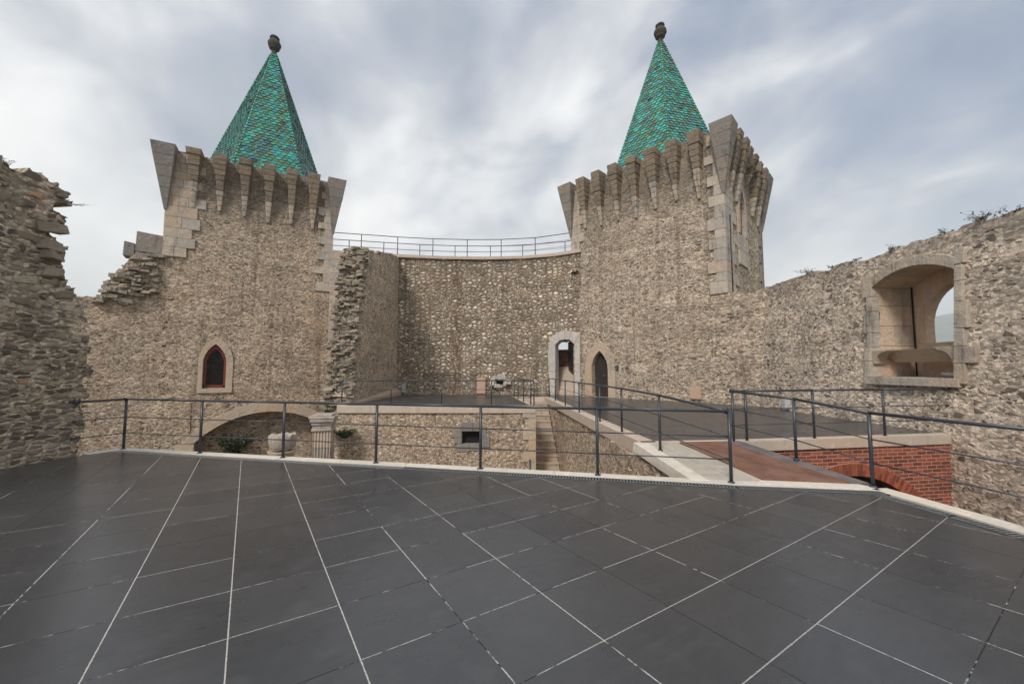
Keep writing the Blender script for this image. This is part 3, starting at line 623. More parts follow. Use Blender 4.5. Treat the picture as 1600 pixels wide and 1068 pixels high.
# narrow stairs
st = thing('stone_stairs', 'narrow worn stone stairs climbing between the two rubble walls', 'stairs', (1.5, 16, ZB))
mb = MB(); mt = MB()
for k in range(17):
    zt = ZU-.25*(k+1); y1 = 20.85-.35*k; y0 = y1-.35
    if zt < ZB+.05: break
    xl = lambda y_: .95+(.2-.95)*(max(y_, 16.1)-16.1)/5.3
    xr = 1.74+(21.6-y0)*.0605
    mb.hexa([(xl(y0)-.05, y0, ZB), (xr, y0, ZB), (xr, 21.4 if k == 0 else y1, ZB), (xl(y1)-.05, 21.4 if k == 0 else y1, ZB), (xl(y0)-.05, y0, zt-.06), (xr, y0, zt-.06), (xr, 21.4 if k == 0 else y1, zt-.06), (xl(y1)-.05, 21.4 if k == 0 else y1, zt-.06)])
    mt.hexa([(xl(y0)-.05, y0-.035, zt-.058), (xr, y0-.035, zt-.058), (xr, y1, zt-.058), (xl(y1)-.05, y1, zt-.058), (xl(y0)-.05, y0-.035, zt), (xr, y0-.035, zt), (xr, y1, zt), (xl(y1)-.05, y1, zt)])
mb.build('risers', 'dress', st); mt.build('treads', 'surround', st, bevel=.012)

# ------------------------------------------------------------------ towers
def tower(label, corners, matk, ncorb, z_top, win_side, roof_c, hexrot, quoins, keep=None, steps=(.065, .08, .2, .2), short=None, zoff=0):
    L, R, F, B = [Vector(c) for c in corners]
    T0 = thing('tower', label, 'tower', ((L.x+F.x)/2, (L.y+F.y)/2, ZB))
    pth = [L, R, F, B]
    W1 = wall_grid('wall', [L, R, F, B], ZB if zoff == 0 else zoff, z_top, steps[0], .7, matk, T0, keep=keep, closed=True, rough=.04)
    # corbels
    def corbel(name, base, d, n, wt, wb, h, proj, mats, courses=11, split=.6):
        mb = MB(); r_ = rng.random()
        for k in range(courses):
            t0 = k/courses; t1 = (k+1)/courses
            def sec(t_, j):
                ww = wb+(wt-wb)*t_; pr_ = .06+(proj-.06)*t_
                ww *= 1+j; pr_ *= 1+j*.6
                return ww, pr_
            j = rng.uniform(-.10, .06); (w0, p0), (w1, p1) = sec(t0, j), sec(t1, j)
            z0_ = z_top-h+h*t0; z1_ = z_top-h+h*t1+(.06 if k == courses-1 else 0)
            q = lambda u, o, z: (base.x+d.x*u+n.x*o, base.y+d.y*u+n.y*o, z)
            mb.hexa([q(-w0/2, p0, z0_), q(w0/2, p0, z0_), q(w0/2, -.15, z0_), q(-w0/2, -.15, z0_), q(-w1/2, p1, z1_), q(w1/2, p1, z1_), q(w1/2, -.15, z1_), q(-w1/2, -.15, z1_)], rng.random(), 1 if t1 < 1-split+.01 else 0)
        return mb.build(name, mats, T0, bevel=.035)
    def face_corb(a, b_, n_, h=2.75, skip=()):
        d = (b_-a).normalized(); n = Vector((d.y, -d.x)); Lf = (b_-a).length
        for k in range(n_):
            if k in skip: continue
            s_ = (k+1)/(n_+1); hh = h*rng.uniform(.95, 1.06)
            if k in (short or {}) and a is R: hh = short[k]
            corbel('corbel', a.lerp(b_, s_), d, n, rng.uniform(.54, .62), .13, hh, rng.uniform(.58, .66), ['corb', 'dress'], split=rng.uniform(.52, .66))
    face_corb(L, R, ncorb[0]); face_corb(R, F, ncorb[1]); face_corb(F, B, 6); face_corb(B, L, 6)
    # corner corbels : inverted pyramids of grey blocks
    cs_ = [L, R, F, B]
    for k in range(4):
        c_ = cs_[k]; d1 = (cs_[(k+1) % 4]-c_).normalized(); d0 = (cs_[k-1]-c_).normalized(); mb = MB(); nck = 6; h = 2.95
        for j in range(nck):
            t0, t1 = j/nck, (j+1)/nck; z0_ = z_top-h+h*t0; z1_ = z_top-h+h*t1+(.06 if j == nck-1 else -.004)
            def sq(t_, z):
                o_ = .05+.53*t_; i_ = .06+.30*t_
                return [(c_+d1*a_+d0*b2, z) for a_, b2 in ((-o_, i_), (-o_, -o_), (i_, -o_), (i_, i_))]
            P = [(v.x, v.y, z) for v, z in sq(t0, z0_)]+[(v.x, v.y, z) for v, z in sq(t1, z1_)]
            mb.hexa(P, rng.random())
        mb.build('corner_corbel', 'dressgrey', T0, bevel=.018)
    # quoins
    for (ci, za, zb_, big, mk_) in quoins:
        c_ = cs_[ci]; d1 = (cs_[(ci+1) % 4]-c_).normalized(); d0 = (cs_[ci-1]-c_).normalized(); mb = MB(); z_ = za; k = 0
        while z_ < zb_:
            h = rng.uniform(.34, .52)*(1 if big < 1.2 else 1.1); a_ = (big if k % 2 else big*.78)*rng.uniform(.85, 1.2); b2 = (.45 if k % 2 else .7)*rng.uniform(.9, 1.1); o_ = .022
            ns = 2 if a_ > .8 and rng.random() < .6 else 1; cut = rng.uniform(.4, .6)*a_
            for (s0, s1) in ([(-o_, a_)] if ns == 1 else [(-o_, cut-.004), (cut+.004, a_)]):
                e1 = b2 if s0 < 0 else .2
                pl_ = [c_+d1*s0+d0*e1, c_+d1*s0-d0*o_, c_+d1*s1-d0*o_, c_+d1*s1+d0*e1]
                mb.prism([(p.x, p.y) for p in pl_], z_+.004, min(z_+h, zb_+.1)-.004)
            z_ += h; k += 1
        mb.build('quoin_stones', mk_, T0, bevel=.014)
    # parapet walk floor
    mb = MB(); cen = (L+R+F+B)/4; mb.prism([((p+(cen-p)*.06).x, (p+(cen-p)*.06).y) for p in cs_], z_top-1.0, z_top-.85); mb.build('parapet_floor', 'render', T0)
    # roof: hexagonal spire covered with scale tiles
    cx, cy = roof_c; zr0, zr1, r0, r1 = z_top-.9, 21.0, 3.62, .16
    mb = MB()
    cor = lambda k, r: (cx+r*math.cos(hexrot+k*math.pi/3), cy+r*math.sin(hexrot+k*math.pi/3))
    i = mb.verts([(*cor(k, r0-.05), zr0) for k in range(6)]+[(*cor(k, r1-.03), zr1) for k in range(6)])
    for k in range(6): mb.face((i+k, i+(k+1) % 6, i+6+(k+1) % 6, i+6+k), .05)
    mb.face([i+6+k for k in range(6)])
    for k in range(6):
        a = Vector((*cor(k, r0), zr0)); b_ = Vector((*cor(k+1, r0), zr0)); a1 = Vector((*cor(k, r1), zr1)); b1 = Vector((*cor(k+1, r1), zr1))
        d = (b_-a).normalized(); mid0 = (a+b_)/2; mid1 = (a1+b1)/2; up = (mid1-mid0); SL = up.length; up /= SL; n = d.cross(up).normalized()
        rows = int(SL/.185)
        for r in range(rows):
            s0 = r*SL/rows; hw = ((b_-a).length/2)*(1-s0/SL)+((b1-a1).length/2)*(s0/SL)
            tw = .28; nt = max(1, int(round(2*hw/tw))); tw = 2*hw/nt; offp = .5 if r % 2 else 0.
            for c2 in range(-1, nt+1):
                u0 = -hw+(c2+offp)*tw; u1 = u0+tw
                if u1 <= -hw+.01 or u0 >= hw-.01: continue
                shape = [(0, .33), (0, .115), (.12, .05), (.30, .010), (.5, 0), (.70, .010), (.88, .05), (1, .115), (1, .33)]
                lift = .06+rng.uniform(-.012, .012); P = []
                jr = rng.uniform(-.006, .006)
                for (a_, b2) in shape:
                    uu = u0+a_*tw*.985; vv = s0+b2-.05+jr; hv = ((b_-a).length/2)*(1-max(0, vv)/SL)+((b1-a1).length/2)*(max(0, vv)/SL)
                    uu = max(-hv, min(hv, uu)); hh = lift*(1-b2/.33)+.006
                    P.append(mid0+d*uu+up*vv+n*hh)
                rr = rng.random()
                j = mb.verts(P); mb.face([j+q for q in range(9)], rr)
                j2 = mb.verts([p-n*.04 for p in P[1:8]])
                for q in range(6): mb.face((j+2+q, j+1+q, j2+q, j2+q+1), .10)
    for k in range(6):
        a = Vector((*cor(k, r0+.02), zr0)); b_ = Vector((*cor(k, r1+.02), zr1)); nn_ = 46
        for q in range(nn_):
            mb.tube([a.lerp(b_, q/nn_), a.lerp(b_, (q+1.25)/nn_)], [.085*(1-.4*q/nn_), .06*(1-.4*q/nn_)], 6, rng.uniform(.12, .8))
    roof = mb.build('roof', 'glaze', T0)
    mb = MB(); mb.lathe((cx, cy, zr1), [(.17, -.12), (.20, .0), (.15, .06), (.14, .28), (.23, .36), (.28, .40), (.25, .43), (.31, .50), (.36, .62), (.36, .74), (.30, .88), (.20, .98), (.19, 1.02), (.26, 1.07), (.27, 1.13), (.18, 1.17), (.20, 1.2), (.12, 1.22)], 16, .2, wob=.05)
    mb.build('finial', 'finial', roof)
    return T0

TL = [(-16.35, 18.5), (-10.0, 22.0), (-13.5, 28.3), (-19.85, 24.8)]
TR = [(3.39, 22.6), (9.08, 16.77), (13.7, 21.6), (8.3, 28.1)]
fL = frame(TL[0], TL[1]); fR = frame(TR[0], TR[1]); fRs = frame(TR[1], TR[2])
LU = fL.L
wl_o = pointed(2.2, .92, .73, 1.95, 2.86); wl_out = pointed(2.25, 1.38, .55, 2.0, 3.2)
# big arch low in the left tower wall
def seg_arch(x0, x1, zs, zc2, zb, n=12):
    h = (x1-x0)/2; rise = zc2-zs; Rr = (h*h+rise*rise)/(2*rise); c_ = (x0+x1)/2; a = math.asin(h/Rr)
    return [(c_+Rr*math.sin(-a+2*a*k/n), zc2-Rr+Rr*math.cos(-a+2*a*k/n)) for k in range(n+1)]
arch_in = seg_arch(1.55, 7.6, -1.85, -.50, ZB); arch_out = seg_arch(1.05, 8.1, -1.85, -.02, ZB)
arch_poly = [(1.45, ZB-1)]+seg_arch(1.45, 7.7, -1.9, -.42, ZB)+[(7.7, ZB-1)]
keepL = lambda u, z: not (inside([(q[0]+(.07 if q[0] > 2.2 else -.07), q[1]) for q in wl_o]+[], u, z) and u < 3) and not (u < 7.25 and inside(arch_poly, u, z))
dr_c = 1.79; dr_in = pointed(dr_c, 1.0, ZU, 1.62, 2.62); dr_out = pointed(dr_c, 1.86, ZU, 1.62, 3.18)
sw_c = 2.75; sw_in = pointed(sw_c, .85, 7.95, 9.15, 10.2); sw_out = pointed(sw_c, 1.5, 7.95, 9.15, 10.6)
LR = fR.L
keepR = lambda u, z: not inside(dr_in, u, z) and not inside([(a+LR, b_) for a, b_ in sw_in], u, z)
towL = tower('left stone tower with a green tiled spire and red framed pointed window', TL, 'towerL', (6, 6), 12.1, False, (-14.72, 23.6), math.atan2(-23.6, 14.72)+R_(30),
             [(0, 6.95, 11.9, 1.3, 'dress'), (1, 5.9, 11.6, .85, 'dress')], keep=keepL)
towR = tower('right stone tower with a green tiled spire and pointed doorway at its foot', TR, 'towerR', (7, 6), 12.1, True, (8.85, 22.7), math.atan2(-22.7, -8.85)+R_(5),
             [(0, 8.3, 11.7, .75, 'dress'), (1, 4.85, 11.9, 1.55, 'dress'), (2, 4.5, 11.5, .8, 'dressgrey')], keep=keepR, short={2: 1.3, 3: 1.3})
# left tower window
mb = MB(); ro = mb; surround(mb, fL, wl_o, wl_out, .035, -.32, 3); zb0 = .48
mb.hexa([fL(1.56, .50, .045), fL(2.94, .50, .045), fL(2.94, .50, -.32), fL(1.56, .50, -.32), fL(1.56, .735, .045), fL(2.94, .735, .045), fL(2.94, .735, -.32), fL(1.56, .735, -.32)])
wn = mb.build('window_surround', 'surround', towL, bevel=.01)
mb = MB(); a_ = pointed(2.2, .93, .74, 1.95, 2.86); b2 = pointed(2.2, .68, .88, 1.93, 2.62); ring(mb, fL, [b2], [a_], -.16, -.24, .5)
mb.hexa([fL(1.86, .74, -.162), fL(2.54, .74, -.162), fL(2.54, .74, -.238), fL(1.86, .74, -.238), fL(1.86, .88, -.162), fL(2.54, .88, -.162), fL(2.54, .88, -.238), fL(1.86, .88, -.238)]); mb.build('window_frame', 'red', wn)
mb = MB(); poly(mb, fL, a_, -.21); mb.build('window_pane', 'glass', wn)
mb = MB(); poly(mb, fL, pointed(2.2, 1.6, .5, 1.9, 3.0), -.6); mb.build('window_recess', 'black', wn)
# left tower arch
mb = MB(); ring(mb, fL, chunks(arch_in, 1), chunks(arch_out, 1), .03, -.5)
zq = -1.87
while zq > ZB:
    wq = rng.uniform(-.12, .12); mb.hexa([fL(.98+wq, zq-.5, .03), fL(1.56, zq-.5, .03), fL(1.56, zq-.5, -.5), fL(.98+wq, zq-.5, -.5), fL(.98+wq, zq-.008, .03), fL(1.56, zq-.008, .03), fL(1.56, zq-.008, -.5), fL(.98+wq, zq-.008, -.5)]); zq -= .5
mb.build('relieving_arch', 'surround', towL, bevel=.012)
mb = MB(); poly(mb, fL, [(1.0, ZB), (7.9, ZB), (7.9, 0), (1.0, 0)], -1.3); i = 0
mbk = MB(); pts_ = [(1.0, ZB), (7.9, ZB), (7.9, 0), (1.0, 0)]
i = mbk.verts([fL(u, z, -.85) for u, z in pts_]); mbk.face((i, i+1, i+2, i+3), 0, 0, pts_)
i = mbk.verts([fL(1.4, ZB, 0), fL(1.4, ZB, -1.3), fL(1.4, 0, -1.3), fL(1.4, 0, 0)]); mbk.face((i, i+1, i+2, i+3))
mbk.build('arch_recess', 'towerL', towL)
# right tower door and window
mb = MB(); surround(mb, fR, dr_in, dr_out, .04, -.3, 3); dn_ = mb.build('door_surround', 'surround', towR, bevel=.012)
mb = MB(); poly(mb, fR, pointed(dr_c, 1.08, ZU, 1.62, 2.70), -.30); dd_ = mb.build('door', 'darkwood', towR)
mb = MB()
for k in range(6): mb.hexa([fR(dr_c-.46+k*.155, ZU, -.27), fR(dr_c-.46+k*.155+.146, ZU, -.27), fR(dr_c-.46+k*.155+.146, ZU, -.29), fR(dr_c-.46+k*.155, ZU, -.29)]+[fR(dr_c-.46+k*.155, 2.2, -.27), fR(dr_c-.46+k*.155+.146, 2.2, -.27), fR(dr_c-.46+k*.155+.146, 2.2, -.29), fR(dr_c-.46+k*.155, 2.2, -.29)])
mb.build('planks', 'darkwood', dd_)
mb = MB(); mb.lathe(fR(dr_c+.1, 1.3, -.24), [(.03, -.03), (.05, 0), (.03, .03)], 8); mb.build('door_knob', 'dressgrey', dd_)
mb = MB(); surround(mb, fRs, sw_in, sw_out, .05, -.3, 3)
for (a, b_, c_, d_) in [(1.95, 2.7, 7.2, 7.93), (2.71, 3.55, 7.2, 7.93), (2.0, 3.1, 6.5, 7.19), (3.11, 3.45, 6.5, 7.19)]:
    mb.hexa([fRs(a, c_, .03), fRs(b_, c_, .03), fRs(b_, c_, -.2), fRs(a, c_, -.2), fRs(a, d_, .03), fRs(b_, d_, .03), fRs(b_, d_, -.2), fRs(a, d_, -.2)])
wn = mb.build('window_surround', 'dress', towR, bevel=.01)
mb = MB(); a_ = pointed(sw_c, .86, 7.96, 9.15, 10.2); b2 = pointed(sw_c, .70, 8.06, 9.15, 10.0); ring(mb, fRs, [b2], [a_], -.12, -.2, .5); mb.build('window_frame', 'red', wn)
mb = MB(); poly(mb, fRs, a_, -.17); mb.build('window_pane', 'glass', wn)
mb = MB(); q_ = fRs(.62, 4.6, .05); mb.tube([fRs(.62, 4.6, .05), fRs(.62, 8.4, .05)], .025, 8); mb.build('lightning_cable', 'steel', towR)

# ------------------------------------------------------------------ left back wall and broken remains beside the left tower
wb = thing('castle_wall', 'low rubble wall joining the left tower, its top broken where pale blocks remain', 'wall', (-18, 17, ZB))
pW = [(-23, 13.7), (-18.43, 17.0), TL[0]]; Lw = [0, (Vector(pW[1])-Vector(pW[0])).length]; Lw.append(Lw[1]+(Vector(pW[2])-Vector(pW[1])).length)
def topB(u):
    s_ = u+Lw[2]-Lw[1]
    base = 4.72+.07*step_noise(u, .22, 3)
    if s_ > .55: base = 4.7+min(1, (s_-.55)/1.05)**.75*2.15+.10*step_noise(u, .14, 5)
    return base
wall_grid('masonry', pW+[tuple(fL(.7, 0))[:2]], ZB, 7.0, .07, 1.0, 'towerL', wb, top=lambda u: topB(min(u, 0))-(0 if u < 0 else .6*u), rough=.04, u0=-Lw[2], proud=.012, nojamb=True, keep=lambda u, z: u < .25+.15*step_noise(z, .17, 5)+.2*mnoise.noise(Vector((z*.5, 2, 1))))
fW = frame(pW[1], pW[2]); LWW = fW.L
mb = MB()
for k in range(170):
    s_ = rng.uniform(.50, LWW); zt = topB(s_+Lw[1]-Lw[2]); z_ = rng.uniform(max(4.55, zt-1.9), zt+.03); mb_o = rng.uniform(-.75, .10)
    if s_ < .9 or z_ > zt-.25 or rng.random() < .75: rocks(mb, [fW(s_+rng.uniform(-.08, .05), z_, mb_o if z_ > zt-.2 else rng.uniform(-.05, .12))], .17)
for k in range(26): rocks(mb, [fW(rng.uniform(-4.2, .6), 4.70, rng.uniform(-.8, .0))], .13)
mb.build('loose_stones', 'rock', wb, bevel=.045)
mb = MB()
for (a, b_, c_, d_) in [(LWW-1.36, LWW-.97, 6.75, 7.42), (LWW-.96, LWW-.45, 6.75, 7.0), (LWW-.96, LWW-.02, 7.0, 7.95)]:
    mb.hexa([fW(a, c_, -.05), fW(b_, c_, -.05), fW(b_, c_, -.75), fW(a, c_, -.75), fW(a+.02, d_, -.05), fW(b_, d_-.06, -.05), fW(b_, d_-.06, -.75), fW(a+.02, d_, -.75)])
mb.build('dressed_blocks', 'dressgrey', wb, bevel=.03)

# near left wall
nw = thing('castle_wall', 'tall ruined grey masonry wall at the left with a jagged broken end', 'wall', (-8.3, 4, 0))
pN = [(-9.6, -4), (-8.3, 6.6), (-8.14, 7.95)]; uN1 = (Vector(pN[1])-Vector(pN[0])).length; uN2 = uN1+(Vector(pN[2])-Vector(pN[1])).length
EDGE = [(-5, 8.0), (0, 7.82), (1.0, 7.80), (1.7, 7.82), (2.0, 7.80), (2.3, 7.74), (2.7, 7.66), (2.95, 7.74), (3.05, 7.60), (3.4, 7.36), (3.9, 7.30), (3.97, 7.12), (4.1, 7.10), (4.15, 7.32), (4.45, 7.36), (4.50, 7.14), (4.62, 7.14), (4.66, 7.42), (4.85, 7.3), (5.0, 7.12), (5.05, 6.9), (6, 6.6)]
def lerp_tab(tab, z):
    for (a, b_), (c_, d_) in zip(tab, tab[1:]):
        if a <= z <= c_: return b_+(d_-b_)*(z-a)/(c_-a)
    return tab[-1][1]
def keepN(u, z):
    y_ = 6.6+(u-uN1) if u > uN1 else -4+(u)*10.6/uN1
    return y_ < lerp_tab(EDGE, z)+.08*step_noise(z, .21, 8)
def topN(u):
    y_ = 6.6+(u-uN1) if u > uN1 else -4+(u)*10.6/uN1
    return 5.02+.06*step_noise(u, .25, 4)+.10*mnoise.noise(Vector((u*1.3, 0, 0)))-max(0, y_-7.0)*.35+max(0, 5.5-y_)*.10
wall_grid('masonry', pN, ZB, 5.9, .05, .95, 'near', nw, keep=keepN, top=topN, rough=.09, jit=.3)
mb = MB()
z_ = -.5
while z_ < 4.95:
    e = lerp_tab(EDGE, z_); 
    for o_ in (0.05, .4, .75):
        if z_ > 3.3 and rng.random() < .45: rocks(mb, [(-8.2-o_, e+rng.uniform(-.30, -.16), z_)], .14, .5, .6)
    z_ += .16
for k in range(60):
    y_ = rng.uniform(-2, 7.1); u_ = (y_+4)*uN1/10.6 if y_ < 6.6 else uN1+y_-6.6; rocks(mb, [(-8.3-rng.uniform(.05, .85)-(6.6-y_)*.123*(y_ < 6.6), y_, topN(u_)-.05)], .10, .5, .6)
mb.build('loose_stones', 'rock', nw, bevel=.05)

# ------------------------------------------------------------------ far curtain wall
cw = thing('curtain_wall', 'tall concave curtain wall of pale rounded rubble between the two towers', 'wall', (-1.5, 23.8, 0))
pC_ = [(-10.6, 22.3), (-8.4, 22.75), (-6.5, 23.2), (-4.2, 23.55), (-1.7, 23.68), (.6, 23.5), (2.45, 22.98), (3.87, 22.14)]
Uc_ = [0]
for a, b_ in zip(pC_, pC_[1:]): Uc_.append(Uc_[-1]+(Vector(b_)-Vector(a)).length)
fG = frame(pC_[6], pC_[7]); uG = Uc_[6]; gc = .62
g_in = [(gc-.58, ZU), (gc-.58, 1.5), (gc-.58, 3.02), (gc-.30, 3.28), (gc, 3.32), (gc+.30, 3.28), (gc+.58, 3.02), (gc+.58, 1.5), (gc+.58, ZU)]
g_out = [(gc-.92, ZU), (gc-1.02, 1.5), (gc-1.08, 3.35), (gc-.45, 3.72), (gc, 3.86), (gc+.45, 3.75), (gc+.92, 3.62), (gc+.90, 1.5), (gc+.92, ZU)]
fN_ = frame(pC_[4], pC_[5]); uNi = Uc_[4]; ni = [(.55, .62), (.85, .62), (.85, 1.12), (.55, 1.12)]
keepC = lambda u, z: not (gc-1.0 < u-uG < gc+.58 and ZU-.1 < z < 3.28) and not (uNi+.8 < u < uNi+1.2 and .80 < z < 1.1)
wall_grid('masonry', pC_+[(4.8, 21.75)], -.3, 8.18, .07, 1.5, 'far', cw, keep=keepC, rough=.06)
mb = MB(); strip(mb, pC_, -.06, 1.55, 8.18, 8.36, 1.3); mb.build('coping', 'fascia', cw, bevel=.01)
mb = MB()
ci = [[(a, b_) for a, b_ in c_] for c_ in chunks(g_in, 1)]; co = chunks(g_out, 1); ring(mb, fG, ci, co, .06, -.45); mb.build('gate_surround', 'white', cw, bevel=.03)
mb = MB(); z_ = ZU
for k in range(7):
    z2 = ZU+(k+1)*.23; o_ = -.15-.16*k
    mb.hexa([fG(gc-1.05, z_-.1, o_-.32), fG(gc+.6, z_-.1, o_-.32), fG(gc+.6, z_-.1, -2.0), fG(gc-1.05, z_-.1, -2.0), fG(gc-1.05, z2, o_-.32), fG(gc+.6, z2, o_-.32), fG(gc+.6, z2, -2.0), fG(gc-1.05, z2, -2.0)]); z_ = z2
mb.build('gate_steps', 'fascia', cw, bevel=.015)
mb = MB(); mb.hexa([fG(gc-1.25, 1.6, -1.50), fG(gc+.62, 1.6, -1.50), fG(gc+.62, 1.6, -1.57), fG(gc-1.25, 1.6, -1.57), fG(gc-1.25, 2.84, -1.50), fG(gc+.62, 2.84, -1.50), fG(gc+.62, 2.84, -1.57), fG(gc-1.25, 2.84, -1.57)]); mb.build('rusted_gate_panel', 'corten', cw)
mb = MB(); mb.hexa([fG(gc+.48, 1.5, -.5), fG(gc+.56, 1.5, -.5), fG(gc-.32, 1.5, -1.46), fG(gc-.42, 1.5, -1.46), fG(gc+.48, 3.27, -.5), fG(gc+.56, 3.27, -.5), fG(gc-.32, 3.27, -1.46), fG(gc-.42, 3.27, -1.46)]); mb.build('open_door_leaf', 'darkwood', cw)
mb = MB()
for a in range(9):
    an = a/9*2*math.pi; c_ = fN_(1.0+.42*math.cos(an), .93+.28*math.sin(an), .03); rocks(mb, [c_], .17, .3, .7)
mb.build('niche_stones', 'white', cw, bevel=.02)
mb = MB(); poly(mb, fN_, [(.7, .7), (1.3, .7), (1.3, 1.2), (.7, 1.2)], -.45); mb.build('niche_hollow', 'black', cw)
# cross wall stub
cx_ = thing('cross_wall', 'broken cross wall end with jagged layered stones beside the left tower', 'wall', (-7, 20, 0))
EDS = [(-5, 16.95), (.2, 17.0), (2, 17.25), (4, 17.6), (5.5, 18.0), (7.3, 18.45)]
def keepS(u, z): return 16.6+u > lerp_tab(EDS, z)+.13*step_noise(z, .17, 6)+.05*step_noise(z, .06, 3)
wall_grid('masonry', [(-6.78, 16.6), (-6.60, 23.3)], -.9, 8.15, .07, .95, 'stub', cx_, keep=keepS, top=lambda u: 7.1+max(0, u-1.6)*.24+.07*step_noise(u, .2, 4), rough=.04)
mb = MB(); z_ = -.8
while z_ < 7.2:
    e = lerp_tab(EDS, z_)
    for o_ in (.02, .25, .48, .72, .95):
        rocks(mb, [(-6.78-o_+rng.uniform(-.05, .05), e+rng.uniform(-.14, .10), z_)], .145*rng.uniform(.7, 1.3), .5, .36)
    z_ += .10
for k in range(60): u_ = rng.uniform(0, 4.5); rocks(mb, [(-6.75-rng.uniform(0, .9), 18.4+u_, 7.08+max(0, u_+1.8-1.6)*.24)], .12)
mb.build('broken_stones', 'rocklight', cx_, bevel=.04)
mb = MB(); mb.hexa([(-7.0, 16.2, -.1), (-6.62, 16.2, -.1), (-6.35, 23.2, -.1), (-6.7, 23.2, -.1), (-7.0, 16.2, .26), (-6.62, 16.2, .20), (-6.35, 23.2, .42), (-6.7, 23.2, .62)]); mb.build('foot_kerb', 'surround', cx_, bevel=.02)
# dressed strip and slit next to the left tower
sp = thing('wall_pilaster', 'pale dressed stone strip with a narrow dark doorway edge behind the broken cross wall', 'pilaster', (-9.5, 21.9, 0))
mb = MB(); z_ = -1.5; fS = frame((-10.0, 21.93), (-8.6, 22.5))
while z_ < 8.1:
    h = rng.uniform(.35, .55); mb.hexa([fS(-.05, z_, .05), fS(rng.uniform(.38, .5), z_, .05), fS(.42, z_, -.3), fS(-.05, z_, -.3), fS(-.05, z_+h-.008, .05), fS(rng.uniform(.38, .5), z_+h-.008, .05), fS(.42, z_+h-.008, -.3), fS(-.05, z_+h-.008, -.3)]); z_ += h
mb.build('blocks', 'dress', sp, bevel=.012)
mb = MB(); mb.hexa([fS(.50, .3, .02), fS(.95, .3, .02), fS(.95, .3, -.2), fS(.50, .3, -.2), fS(.50, 3.4, .02), fS(.95, 3.4, .02), fS(.95, 3.4, -.2), fS(.50, 3.4, -.2)]); mb.build('doorway', 'wood', sp)

# ------------------------------------------------------------------ lower wall right of the right tower, and right wall
rt = thing('castle_wall', 'right hand rubble wall with a large stone window recess and plants on top', 'wall', (9.9, 10, ZB))
C1 = (9.95, 15.85)
pR = [TR[1], C1, (9.62, 13.5), (9.60, 9.0), (9.62, 4), (9.8, -4)]
pR = [(9.04, 16.7)]+pR[1:]
UR = [0]
for a, b_ in zip(pR, pR[1:]): UR.append(UR[-1]+(Vector(b_)-Vector(a)).length)
BT = .055
def xw(z): return .055*(z-0)      # batter: wall leans back with height
# niche outline in (y, z); the wall runs towards the camera so u = UR[2] + (13.5 - y)
URr = Vector((.02, 1.15)).length+Vector((.05, 15.45-13.5)).length
def uy(y_): return UR[2]+(13.5-y_)
nyL, nyR, nzB, nzS, nzC = 10.98, 8.90, 1.42, 3.86, 4.18
fNn = frame((9.28, 13.5), (9.28, 0))            # d = -y, n = -x
def nu(y_): return 13.5-y_
arc = seg_arch(nu(nyL), nu(nyR), nzS, nzC, 0, 10)
nin = [(nu(nyL), nzB)]+arc+[(nu(nyR), nzB)]
niche_hole = [(a+UR[2]+(0.06 if a > nu(9.9) else -.06), b_+(.05 if b_ > 3 else -.05)) for a, b_ in nin]
def topR(u):
    return 4.80+.07*mnoise.noise(Vector((u*.9, 3, 0)))+.045*step_noise(u, .23, 9)+(.10 if u < 4 else 0)
# wall front offsets: wall_grid batter pushes the face outwards-in with height
pRr = [(9.36, 16.6), (9.34, 15.45), (9.29, 13.5), (9.28, 9.0), (9.32, 4), (9.5, -4)]
wall_grid('masonry', pRr, ZB, 5.1, .06, 1.75, 'right', rt, keep=lambda u, z: not inside([(a-UR[2]+URr, b_) for a, b_ in niche_hole], u, z), top=lambda u: topR(u-URr+UR[2]), batter=.078, rough=.07, jit=.3)
cE = (C1[0]+.55, C1[1]-.65)
wall_grid('tower_foot_masonry', [tuple(fR(LR-.7, 0))[:2], tuple(fR(LR+2.1, 0))[:2]], ZB, 5.05, .06, 1.3, 'towerR', rt, top=lambda u: 4.84+.05*step_noise(u, .22, 3)+.05*mnoise.noise(Vector((u*1.7, 0, 0))), rough=.04, u0=LR-.7, proud=.012, nojamb=True, keep=lambda u, z: u > LR-.35+.2*step_noise(z, .2, 5)+.2*mnoise.noise(Vector((z*.6, 2, 1))))
bo = lambda z: -.078*(z-ZB)                       # face offset at height z
mb = MB()
def blk(a, b_, c_, d_, out=.03, dep=.5, r=None):
    dep = .80+bo(c_)
    mb.hexa([fNn(a, c_, bo(c_)+out), fNn(b_, c_, bo(c_)+out), fNn(b_, c_, bo(c_)-dep), fNn(a, c_, bo(c_)-dep), fNn(a, d_-.008, bo(d_)+out), fNn(b_, d_-.008, bo(d_)+out), fNn(b_, d_-.008, bo(d_)-dep), fNn(a, d_-.008, bo(d_)-dep)], r)
uL, uR_ = nu(nyL), nu(nyR)
for (z0_, z1_, w_) in [(1.42, 1.85, .17), (1.85, 2.22, .20), (2.22, 2.62, .12), (2.62, 3.22, .22), (3.22, 3.62, .16), (3.62, 4.25, .30)]: blk(uL-w_, uL, z0_, z1_)
for (z0_, z1_, w_) in [(1.30, 1.75, .22), (1.75, 2.12, .42), (2.12, 2.52, .20), (2.52, 3.12, .26), (3.12, 3.58, .17), (3.58, 3.95, .16), (3.96, 4.28, .2)]: blk(uR_, uR_+w_, z0_, z1_)
for a, b_ in ((uL-.16, uL+.9), (uL+.905, uL+1.6), (uL+1.605, uR_+.12)): blk(a, b_, 1.22, 1.42, .06)
aO = seg_arch(nu(nyL)-.02, nu(nyR)+.02, nzS+.28, nzC+.25, 0, 10)
